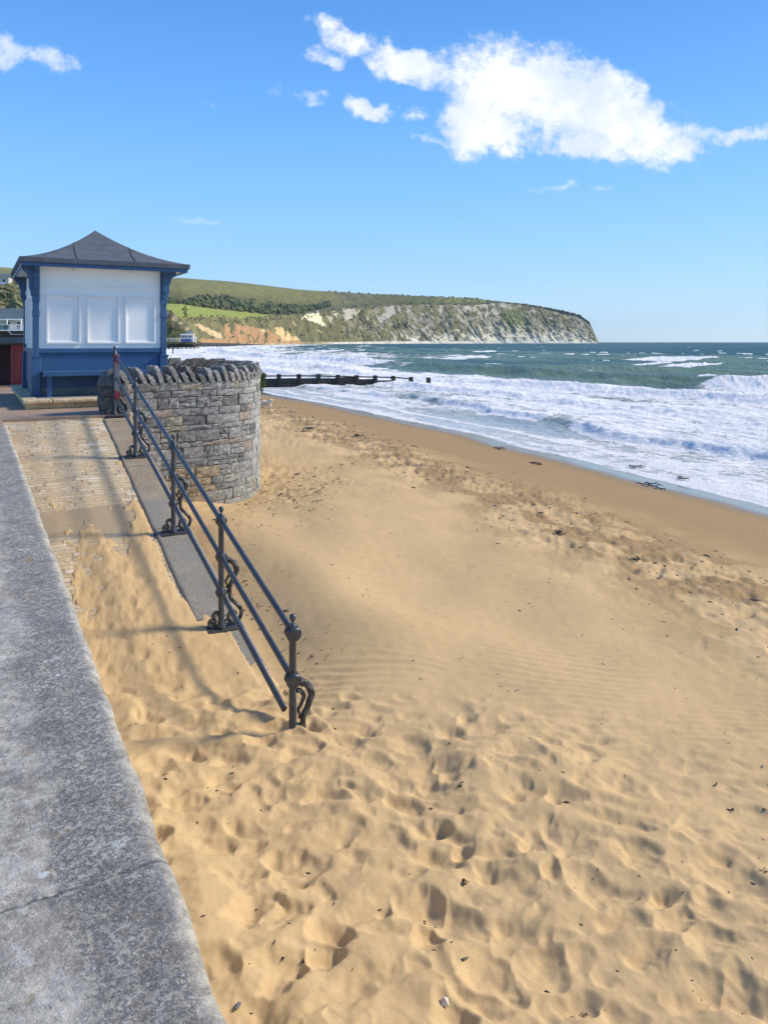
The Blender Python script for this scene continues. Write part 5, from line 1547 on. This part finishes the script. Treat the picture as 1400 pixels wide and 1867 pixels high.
# shrub behind the bay wall
p = Vector((-3.02, 17.4, 0))
root = empty('shrub', (p.x, p.y, R(-1.22))); tag(root, 'small dark green bushy shrub hanging outside the far side of the round stone wall', 'shrub')
mb = MB(); mb.tube([(0.0, 0, -0.6), (0.05, 0, 0.1), (0.08, 0, 0.5)], [0.03, 0.02, 0.01], 6); mb.tube([(0.0, 0, -0.2), (0.15, -.05, 0.2), (0.2, 0, 0.45)], [0.02, 0.015, 0.008], 6); mb.build('stem', M['bark'], root)
mb = MB(); rr = random.Random(9)
for (x, y, z, r) in ((0.0, 0, 0.52, 0.16), (0.10, 0.05, 0.40, 0.16), (0.10, -0.05, 0.22, 0.16), (0.02, 0, 0.35, 0.2), (0.03, 0.1, 0.03, 0.15)):
    leafball(mb, (x, y, z), r, 260, 0.028, rr)
mb.build('foliage', M['leaf'], root)

# ------------------------------------------------------------------ beach huts and cafe on the far shore
def house_like(name, label, cat, loc, rz, w_, d_, h_, roofh, wallm, roofm, group=None, door=None, windows=(), base=0.0, gable='x'):
    root = empty(name, loc, rz); tag(root, label, cat, group)
    mb = MB(); mb.box(-w_ / 2, w_ / 2, 0, d_, base, h_); wl = mb.build('wall', wallm, root)
    o_ = 0.06 * w_
    mb = MB()
    if gable == 'x':   # ridge runs left-right
        vs = [(-w_ / 2 - o_, -o_, h_), (w_ / 2 + o_, -o_, h_), (w_ / 2 + o_, d_ + o_, h_), (-w_ / 2 - o_, d_ + o_, h_), (-w_ / 2 - o_, d_ / 2, h_ + roofh), (w_ / 2 + o_, d_ / 2, h_ + roofh)]
        fs = [(0, 1, 5, 4), (2, 3, 4, 5), (0, 4, 3), (1, 2, 5), (3, 2, 1, 0)]
    else:
        vs = [(-w_ / 2 - o_, -o_, h_), (w_ / 2 + o_, -o_, h_), (w_ / 2 + o_, d_ + o_, h_), (-w_ / 2 - o_, d_ + o_, h_), (0, -o_, h_ + roofh), (0, d_ + o_, h_ + roofh)]
        fs = [(0, 1, 4), (1, 2, 5, 4), (2, 3, 5), (3, 0, 4, 5), (3, 2, 1, 0)]
    mb.add(vs, fs); mb.build('roof', roofm, root)
    if door:
        mb = MB(); mb.box(-w_ * 0.36, w_ * 0.36, -0.06, 0.0, base + 0.1, base + (h_ - base) * 0.88); mb.build('door', door, root)
    for (x0, x1, z0, z1) in windows:
        mb = MB(); mb.box(x0, x1, -0.05, 0.02, z0, z1); f = mb.build('window', M['white'], root)
        mb = MB(); g = 0.09 * (x1 - x0); mb.box(x0 + g, x1 - g, -0.08, -0.051, z0 + g, z1 - g); mb.build('pane', M['glass'], f)
    return root
hutcols = [('green', (0.16, 0.36, 0.22)), ('yellow', (0.62, 0.50, 0.14)), ('red', (0.55, 0.10, 0.08)), ('pale green', (0.28, 0.48, 0.32)), ('yellow', (0.66, 0.55, 0.16)), ('pink', (0.58, 0.20, 0.22)),
           ('pale green', (0.30, 0.5, 0.33)), ('yellow', (0.62, 0.52, 0.16)), ('red', (0.50, 0.12, 0.10))]
order = ['nearest the shelter', 'second from the shelter', 'third from the shelter', 'fourth from the shelter', 'fifth from the shelter', 'sixth from the shelter', 'seventh from the shelter', 'eighth from the shelter', 'next to the blue pavilion']
cream = simple('hut_cream', (0.60, 0.52, 0.36), 0.7, 0.1, 1.0)
HD = 560.0
for i, (nm, c) in enumerate(hutcols):
    p = PX(302.0 + i * 3.05, 623.4, HD)
    house_like('beach_hut', f'tiny far beach hut with {nm} doors, {order[i]} in its row', 'beach hut', (p.x, p.y, p.z), 0.05, 1.17, 2.2, 2.45, 0.55, cream, cream,
               'coloured beach huts in a row below the far bluff', simple('hut_door_' + nm.replace(' ', '_'), c, 0.6), gable='y')
p = PX(339, 623.4, 563)
r_ = house_like('blue_pavilion', 'low dark blue pavilion at the end of the row of coloured beach huts', 'pavilion', (p.x, p.y, p.z), 0.03, 7.6, 5, 2.5, 0.2, M['hutblue'], M['white'])
for k in range(4):
    mb = MB(); mb.box(-3.2 + k * 1.7, -2.0 + k * 1.7, -0.08, 0.0, 0.1, 2.1); mb.build('shutter', simple('shutter_blue', (0.05, 0.10, 0.33), 0.6), r_)
p = PX(341, 617.6, 572)
house_like('white_cafe', 'white flat-roofed cafe standing above the blue pavilion', 'building', (p.x, p.y, p.z), 0.03, 9.5, 5, 3.2, 0.5, M['render'], M['white'], windows=[(-4.0, -1.2, 1.0, 2.6), (-0.8, 0.8, 1.2, 2.6), (1.4, 4.0, 1.0, 2.4)], base=-2.4)
p = PX(345, 610.5, 580)
house_like('white_tower_house', 'small white house with pitched roof rising behind the cafe', 'house', (p.x, p.y, p.z), 0.3, 4.2, 4, 2.6, 1.0, M['render'], M['slate'], windows=[(-1.2, 0.0, 0.8, 1.8)], base=-3.0)
p = PX(352, 623.0, 585)
house_like('cream_kiosk', 'small cream kiosk right of the blue pavilion', 'kiosk', (p.x, p.y, p.z), 0.0, 4.2, 3, 3.2, 0.6, M['render'], M['white'], windows=[(-1.5, 0.2, 1.0, 2.2)], base=-1.0)

# stubby old groynes in the surf off the far ledge
for k, (x0, x1, y_, D_, lab) in enumerate(((300, 362, 634.0, 430, 'long low row of dark worn stakes in the surf nearest the shelter'), (372, 432, 631.2, 640, 'short row of dark stakes in the surf below the rock ledge'))):
    a = PX(x0, y_, D_); b = PX(x1, y_ - 0.6, D_ * 1.08)
    root = empty('old_groyne', (a.x, a.y, 0)); tag(root, lab, 'groyne')
    n = 9
    for i in range(n):
        f = i / (n - 1); x = (b.x - a.x) * f; y = (b.y - a.y) * f
        mb = MB(); mb.box(x - 0.4, x + 0.4, y - 0.3, y + 0.3, -0.8, 1.3 - 0.4 * f + 0.3 * math.sin(i * 2.7)); mb.build('stake', M['tar'], root)
    mb = MB(); mb.tube([(0, 0, 0.55), (b.x - a.x, b.y - a.y, 0.35)], 0.22, 6); mb.build('waling', M['tar'], root)

# ------------------------------------------------------------------ left background: hillside town behind the shelter
def build_hillside():
    px = np.linspace(-420, 96, 260)
    K = [(640, 118, 0), (612, 130, 0), (580, 180, 0), (548, 240, 0), (530, 300, 0), (512, 360, 0), (506, 420, 0)]
    ys = np.array([k[0] for k in K], float); Ds = np.array([k[1] for k in K], float)
    f = np.linspace(0, 1, 120); kk = np.linspace(0, 1, len(K))
    yv = np.interp(f, kk, ys); Dv = np.interp(f, kk, Ds)
    drop = np.interp(px, [-420, 20, 60, 96], [-20, 0, 10, 40])
    Y = np.repeat(Dv[:, None], len(px), 1); X = (px[None, :] - CX) / FPX * Y
    Z = ZC - (yv[:, None] + drop[None, :] * f[:, None] - HY) / FPX * Y
    Z = Z + 0.8 * fbm(X / 9, Y / 9, 4, 600)
    back = np.array([Z[-1] * (1 - k / 6) - 4 for k in range(1, 7)]); Z = np.vstack([Z, back]); Y = np.vstack([Y] + [Y[-1:] + 20 * k for k in range(1, 7)]); X = np.vstack([X] + [X[-1:]] * 6)
    n1 = fbm(X / 5, Y / 9, 4, 610)
    col = np.zeros(X.shape + (3,)); col[:] = (0.14, 0.16, 0.04)
    m = ss(n1, 0.1, 0.5)[..., None]; col = col * (1 - m) + np.array((0.30, 0.26, 0.15)) * m
    me = grid_mesh('hillside', X, Y, Z, None, None, {'Col': col})
    tag(link('hillside', me, M['land']), kind='structure')
    mb = MB(); rr = random.Random(21)
    for i in range(420):
        u = rr.random(); j = int(rr.uniform(0.16, 0.9) * 119); i_ = rr.randrange(150, 259)
        if rr.random() < 0.25: i_ = rr.randrange(0, 259)
        r = rr.uniform(1.0, 2.6)
        clump(mb, (X[j, i_], Y[j, i_], Z[j, i_] + r * 0.25), r, i, 0.75, sub=2 if i_ > 180 else 1, jag=0.4)
    o = mb.build('hillside_scrub', M['farscrub'])
    tag(o, 'tangled green and tan scrub covering the slope left of the shelter', 'scrub', kind='stuff')
build_hillside()

p = PX(-4, 531, 318)
r_ = house_like('white_house', 'tall white house with grey roof on the slope left of the shelter roof', 'house', (p.x, p.y, p.z), 0.25, 8.8, 7, 6.3, 1.6, M['render'], M['slate'], windows=[(-3.4, -1.6, 3.6, 5.4), (-0.8, 1.0, 3.6, 5.4), (1.8, 3.4, 3.6, 5.4), (-3.4, -1.6, 0.9, 2.6), (-0.8, 1.0, 0.9, 2.6), (1.8, 3.4, 0.6, 2.8)], base=-4)
mb = MB(); mb.box(1.4, 3.9, -1.3, -0.001, 2.95, 3.1); mb.box(1.4, 3.9, -1.3, -1.22, 3.1, 3.9); mb.build('balcony', M['white'], r_)
p = PX(28, 526, 335)
house_like('brown_house', 'dark reddish brown house with grey roof just under the shelter eave', 'house', (p.x, p.y, p.z), 0.1, 5.6, 6, 2.6, 1.6, M['brownbrick'], M['slate'], windows=[(-1.8, -0.8, 0.8, 1.9), (0.6, 1.8, 0.8, 1.9)], base=-4)
p = PX(28.5, 549, 258)
house_like('plum_shed', 'small plum-coloured shed among the scrub on the slope', 'shed', (p.x, p.y, p.z), 0.0, 2.2, 2.5, 1.5, 0.35, M['plum'], M['plum'], door=M['darkred'], base=-2)

# long pavilion with balcony
def build_pavilion():
    D = 100.0; x0 = PX(-140, 600, D).x; x1 = PX(45, 600, D).x
    root = empty('pavilion', (x1, D, R(-1.3))); tag(root, 'long seafront pavilion with grey roof and white railed balcony seen left of the shelter', 'pavilion')
    zz = lambda y: (HY - y) / FPX * D + 1.3
    wd = x1 - x0
    mb = MB(); mb.box(-wd, -0.0, 1.0, 12, -1.0, zz(603)); mb.build('lower_wall', M['black'], root)  # wall coloured black as the shadow under the deck
    mb = MB(); mb.box(-wd, -1.0, 2.5, 12, zz(603), zz(579)); mb.build('upper_wall', M['render'], root)
    mb = MB(); mb.box(-wd, 0.25, 0.0, 2.4, zz(603.2), zz(601.4)); mb.build('balcony_floor', M['white'], root, bevel=0.03)
    mb = MB()
    e = 0.2
    vs = [(-wd, 1.5, zz(580.5)), (-0.75, 1.5, zz(580.5)), (-0.75, 12.5, zz(580.5)), (-wd, 12.5, zz(580.5)), (-wd, 5.0, zz(559)), (-1.65, 5.0, zz(559)), (-1.65, 9.0, zz(559)), (-wd, 9.0, zz(559))]
    mb.add(vs, [(0, 1, 5, 4), (1, 2, 6, 5), (2, 3, 7, 6), (3, 0, 4, 7), (4, 5, 6, 7), (3, 2, 1, 0)]); rf = mb.build('roof', M['slate'], root)
    mb = MB(); mb.box(-wd, -0.9, 1.42, 1.6, zz(583), zz(580.6)); mb.build('gutter', M['white'], rf)
    bl = MB(); bl.box(-wd, 0.2, 0.02, 0.08, zz(592), zz(591)); 
    x = 0.15
    while x > -2.1:
        bl.box(x - 0.02, x + 0.02, 0.03, 0.07, zz(601.4), zz(592)); x -= 0.14
    bl.build('balcony_rail', M['white'], root)
    for k in range(12):
        mb = MB(); xx = -2.2 - k * 1.0; mb.box(xx - 0.72, xx, 0.03, 0.06, zz(601), zz(592.3)); mb.build('glass_screen', M['tealglass'], root)
    for k in range(8):
        mb = MB(); xx = -1.4 - k * 1.55; mb.box(xx - 0.9, xx, 2.42, 2.5, zz(600), zz(585)); w_ = mb.build('window', M['white'], root)
        mb = MB(); mb.box(xx - 0.8, xx - 0.1, 2.36, 2.419, zz(599), zz(586)); mb.build('pane', M['glass'], w_)
    for k in range(5):
        mb = MB(); xx = -0.5 - k * 1.9; mb.box(xx - 0.05, xx + 0.05, 0.1, 0.2, zz(601.4), zz(582.5)); mb.build('balcony_post', M['white'], root)
    # made-up white strokes standing in for unreadable lettering under the balcony
    br = MB(); br.tube([(-2.1, -0.02, zz(603.5)), (-1.7, -0.02, zz(610))], 0.05, 6)
    for k in range(6): br.box(-1.6 + k * 0.28, -1.5 + k * 0.28, 0.0, 0.05, zz(610), zz(608.7))
    br.box(0.05, 0.14, 0.0, 0.08, zz(610), zz(603.3))
    br.build('lettering_strokes', M['white'], root)
build_pavilion()

# red timber store in front of it
D = 20.3
xa, xb = PX(20, 0, D).x, PX(78, 0, D).x
zb_ = R(-1.222)
root = empty('red_timber_store', (xa, D, zb_)); tag(root, 'low red boarded timber store with a grey lean-to roof left of the shelter', 'store')
mb = MB()
w_ = (xb - xa); nb = 9
for i in range(nb): mb.box(i * w_ / nb + 0.003, (i + 1) * w_ / nb - 0.003, 0.0 + 0.006 * (i % 2), 0.06, 0.02, 1.13)
mb.build('boarding', M['redwood'], root)
mb = MB(); mb.box(-2.2, -0.005, 0.55, 0.65, 0.0, 1.13); mb.box(-2.2, w_, 0.66, 2.0, 0.0, 1.13); mb.build('recess', M['darkred'], root)  # shade of the open interior painted as near-black red
mb = MB()
mb.add([(-2.4, -0.25, 1.14), (w_, -0.25, 1.20), (w_, 2.1, 1.24), (-2.4, 2.1, 1.20), (-2.4, -0.25, 1.27), (w_, -0.25, 1.35), (w_, 2.1, 1.38), (-2.4, 2.1, 1.32)],
       [(3, 2, 1, 0), (4, 5, 6, 7), (0, 1, 5, 4), (1, 2, 6, 5), (2, 3, 7, 6), (3, 0, 4, 7)])
mb.build('roof', M['slate'], root, bevel=0.01)
mb = MB(); mb.box(0.0, w_, -0.12, 0.03, 0.0, 0.05); mb.build('sill', M['concrete'], root)

# ------------------------------------------------------------------ dog
def build_dog():
    X_, Y_ = (485 - CX) / FPX * 35.6, 35.6
    z = float(sand_z(np.array([[X_]]), np.array([[Y_]]))[0][0, 0]) + ZC
    V_ = [(0, 0, .24), (.10, 0, .245), (.18, 0, .25), (.235, 0, .315), (.27, 0, .375), (.325, 0, .365), (.365, 0, .35),      # trunk, neck, head, muzzle
          (-.10, 0, .25), (-.16, 0, .255), (-.21, 0, .30), (-.255, 0, .36),                                                   # rump, tail
          (.17, .05, .17), (.20, .055, .10), (.17, .055, .05), (.19, .055, .012),                                             # front legs
          (.17, -.05, .17), (.25, -.055, .12), (.29, -.055, .06), (.32, -.055, .03),
          (-.12, .05, .19), (-.08, .055, .13), (-.15, .055, .07), (-.13, .055, .012),                                         # hind legs
          (-.12, -.05, .19), (-.07, -.055, .12), (-.13, -.055, .07), (-.11, -.055, .012)]
    E_ = [(0, 1), (1, 2), (2, 3), (3, 4), (4, 5), (5, 6), (0, 7), (7, 8), (8, 9), (9, 10), (2, 11), (11, 12), (12, 13), (13, 14), (2, 15), (15, 16), (16, 17), (17, 18),
          (8, 19), (19, 20), (20, 21), (21, 22), (8, 23), (23, 24), (24, 25), (25, 26)]
    rad = [.105, .112, .112, .082, .078, .055, .034, .100, .090, .034, .020] + [.052, .036, .028, .028] * 2 + [.066, .044, .028, .028] * 2
    me = bpy.data.meshes.new('dog_body'); me.from_pydata(V_, E_, []); me.update()
    root = empty('dog', (X_, Y_, z - 0.004), -0.25)
    tag(root, 'small pale terrier dog trotting on the sand beside the round stone wall', 'dog')
    o = link('body', me, M['dogcoat'], root)
    sk = o.modifiers.new('skin', 'SKIN')
    me.skin_vertices
    if not me.skin_vertices:
        pass
    for i, v in enumerate(me.skin_vertices[0].data):
        v.radius = (rad[i], rad[i]); v.use_root = (i == 0)
    sk.use_smooth_shade = True
    sb = o.modifiers.new('subsurf', 'SUBSURF'); sb.levels = 2; sb.render_levels = 2
    for sy in (-1, 1):
        mb = MB(); mb.add([(.25, sy * .03, .43), (.30, sy * .032, .43), (.27, sy * .075, .41), (.275, sy * .05, .49)], [(0, 1, 3), (1, 2, 3), (2, 0, 3), (0, 2, 1)])
        mb.build('ear', M['dogcoat'], root)
    mb = MB(); mb.lathe((.392, 0, .352), [(.004, -.01), (.013, 0), (.004, .012)], 8, axis=(1, 0, 0)); mb.build('nose', M['tar'], root)
    return root
try:
    build_dog()
except Exception as ex:
    print('DOG', ex)

# ------------------------------------------------------------------ seaweed, pebbles and litter on the sand
def ground_at(px_, py_):
    """where the ray of a photograph position meets the sand"""
    Y = 3.0
    lo, hi = 1.5, 120.0
    ys = np.geomspace(1.5, 110, 900)
    X = (px_ - CX) / FPX * ys
    zs, q, e, onr = sand_z(X[None, :], ys[None, :], False)
    ray = -(py_ - HY) / FPX * ys
    k = int(np.argmax(ray < zs[0]))
    Yk = ys[k]
    zf = float(sand_z(np.array([[X[k]]]), np.array([[Yk]]))[0][0, 0])
    return Vector((float(X[k]), float(Yk), zf + ZC))
def weed_mesh(mb_, c, w_, l_, h_, rr, strands=10):
    for _ in range(strands):
        a = rr.uniform(-0.5, 0.5) + (0 if rr.random() < .6 else rr.uniform(-1.2, 1.2))
        p = Vector(c) + Vector((rr.uniform(-.5, .5) * l_ * 0.6, rr.uniform(-.5, .5) * w_, h_ * 0.3))
        pts = []
        ln = l_ * rr.uniform(0.25, 0.6)
        for k in range(6):
            f = k / 5 - 0.5
            pts.append(p + Vector((math.cos(a) * ln * f, math.sin(a) * ln * f + 0.15 * w_ * math.sin(k * 2 + a * 5), h_ * rr.uniform(0.0, 0.9) * (1 - abs(f)))))
        r = h_ * rr.uniform(0.12, 0.30)
        mb_.tube(pts, [r * 0.4, r, r * 1.2, r, r * 0.8, r * 0.2], 5)
weeds = [
    (652, 797, 34, 'flat black clump of seaweed on the smooth sand right of the round wall'),
    (570, 784, 34, 'dark ragged strand of seaweed on the sand left of the flat black clump'),
    (556, 790, 16, 'small dark scrap of seaweed just below the ragged strand near the wall'),
    (912, 819, 26, 'thin brown wisp of seaweed near the water in mid beach'),
    (977, 847, 24, 'short dark seaweed clump below the brown wisp in mid beach'),
    (1161, 857, 34, 'black seaweed clump lying in the shallow wash at the water edge'),
    (1195, 889, 62, 'longest dark seaweed streak lying along the edge of the smooth sand'),
    (1240, 878, 24, 'small floating seaweed shred in the wash above the long streak'),
    (1021, 977, 24, 'dark knotted seaweed clump on the trampled tide line'),
    (838, 1445, 20, 'spiky black seaweed tuft on the dry dimpled sand'),
    (848, 1620, 22, 'curled black seaweed loop on the foreground sand'),
    (1333, 1483, 20, 'curved dark seaweed stem in a hollow near the right edge'),
    (785, 1486, 12, 'tiny black seaweed lump left of centre in the foreground'),
    (771, 1682, 15, 'small brown seaweed scrap beside an upright twig in the foreground'),
    (1305, 1438, 14, 'round black seaweed knot above the curved stem near the right edge'),
    (1167, 1649, 12, 'black speck of seaweed on the smooth foreground sand at right'),
    (1392, 1600, 16, 'dark seaweed pellet at the far right edge of the foreground'),
    (568, 1200, 12, 'small black seaweed scrap on the sand right of the last handrail post'),
    (1065, 1848, 16, 'dark seaweed fragment at the bottom of the foreground'),
    (1158, 1028, 26, 'brown seaweed shred below the trampled tide line at right'),
]
rs = random.Random(31)
for i, (px_, py_, wpx, lab) in enumerate(weeds):
    g = ground_at(px_, py_)
    if py_ < 880 and px_ > 1100: g.z = max(g.z, 0.02)
    l_ = wpx / FPX * g.y * 1.0
    mb = MB(); weed_mesh(mb, (0, 0, 0), l_ * (0.7 if py_ > 1300 else 1.0), l_, min(0.16 * l_, 0.05), rs, 9 if wpx > 20 else 5)
    o = mb.build('seaweed', M['weed']); o.location = g
    tag(o, lab, 'seaweed', 'pieces of seaweed lying on the beach')
g = ground_at(433, 1839)
mb = MB(); mb.lathe((0, 0, 0), [(0.002, -0.006), (0.011, -0.003), (0.014, 0.002), (0.010, 0.007), (0.002, 0.009)], 12); o = mb.build('pebble', M['pebble'], smooth=True)
o.location = g + Vector((0, 0, 0.003)); o.scale = (0.8, 1.6, 1); o.rotation_euler = (0, 0, -0.5); tag(o, 'smooth grey oval pebble on the sand by the wall edge at the bottom', 'pebble')
g = ground_at(811, 1838)
mb = MB(); mb.add([(-0.02, -0.012, 0.0), (0.018, -0.016, 0.002), (0.014, 0.014, 0.014), (-0.012, 0.012, 0.02), (0, 0, 0.022)], [(0, 1, 4), (1, 2, 4), (2, 3, 4), (3, 0, 4), (3, 2, 1, 0)])
o = mb.build('shell', M['shell']); o.location = g; tag(o, 'pale broken shell piece on the foreground sand at the bottom', 'shell')

def build_litter():
    rr = np.random.RandomState(5)
    pts = []
    N = 2600
    # scattered along the tide line
    s = rr.uniform(2, 55, N); q = 8.4 + rr.normal(0, 0.95, N) - 0.02 * s
    t = shore(s) - q
    X = NX * t - NY * s; Y = NY * t + NX * s
    pts.append((X, Y, 1.0))
    # round the bay wall and beside the kerb
    N = 520
    a = rr.uniform(0, 1, N); X = -2.2 + rr.normal(0, 0.55, N) + 0.5; Y = 14.6 + rr.normal(0, 1.6, N); pts.append((X, Y, 0.8))
    s = rr.uniform(6, 9, 90); t = 2.55 + np.abs(rr.normal(0, 0.25, 90)); pts.append((NX * t - NY * s, NY * t + NX * s, 0.7))
    # thin scatter over the dry sand
    N = 560
    Y = rr.uniform(1.8, 12, N) ** 1.0; X = rr.uniform(-0.5, 0.6, N) * Y; pts.append((X, Y, 0.55))
    mb = MB(); 
    for X, Y, k in pts:
        t, s = inv(X, Y)
        zz, qq, e, onr = sand_z(X[None, :], Y[None, :])
        for x, y, z, tt, ss__ in zip(X, Y, zz[0], t, s):
            if tt < 0.45 or (tt < 2.35 and ss__ > 7): continue
            L_ = k * rr.uniform(0.008, 0.030) * (1.0 + 0.05 * y)
            if rr.rand() < 0.06: L_ *= 2.2
            a = rr.uniform(0, 3.14); c, s_ = math.cos(a), math.sin(a); w_ = L_ * rr.uniform(0.15, 0.5); h = L_ * rr.uniform(0.08, 0.3)
            b = rr.uniform(-.4, .4) * L_
            P = [(-L_, 0, 0), (0, -w_ + b, 0), (L_, 0, 0), (0, w_ + b, 0), (0, b, h)]
            vs = [(x + c * p[0] - s_ * p[1], y + s_ * p[0] + c * p[1], z + ZC + p[2] + 0.001) for p in P]
            mb.add(vs, [(0, 1, 4), (1, 2, 4), (2, 3, 4), (3, 0, 4)])
    o = mb.build('beach_litter', M['weed'])
    tag(o, 'scattered dark crumbs of dried seaweed and twigs along the tide line', 'seaweed litter', kind='stuff')
build_litter()

# ------------------------------------------------------------------ the air of the bay
def build_haze():
    mb = MB(); mb.box(-2500, 3500, -40, 12500, -8, 330)
    m_ = bpy.data.materials.new('haze'); m_.use_nodes = True; m_.node_tree.nodes.clear(); nt = NT(m_.node_tree)
    v = nt.n('ShaderNodeVolumePrincipled'); v.inputs['Color'].default_value = (0.80, 0.92, 1.0, 1); v.inputs['Density'].default_value = 0.00005
    nt.n('ShaderNodeOutputMaterial', ins={1: v.outputs[0]})
    o = mb.build('haze', m_); tag(o, kind='stuff', label='thin sea haze filling the air over the bay', cat='haze')
build_haze()
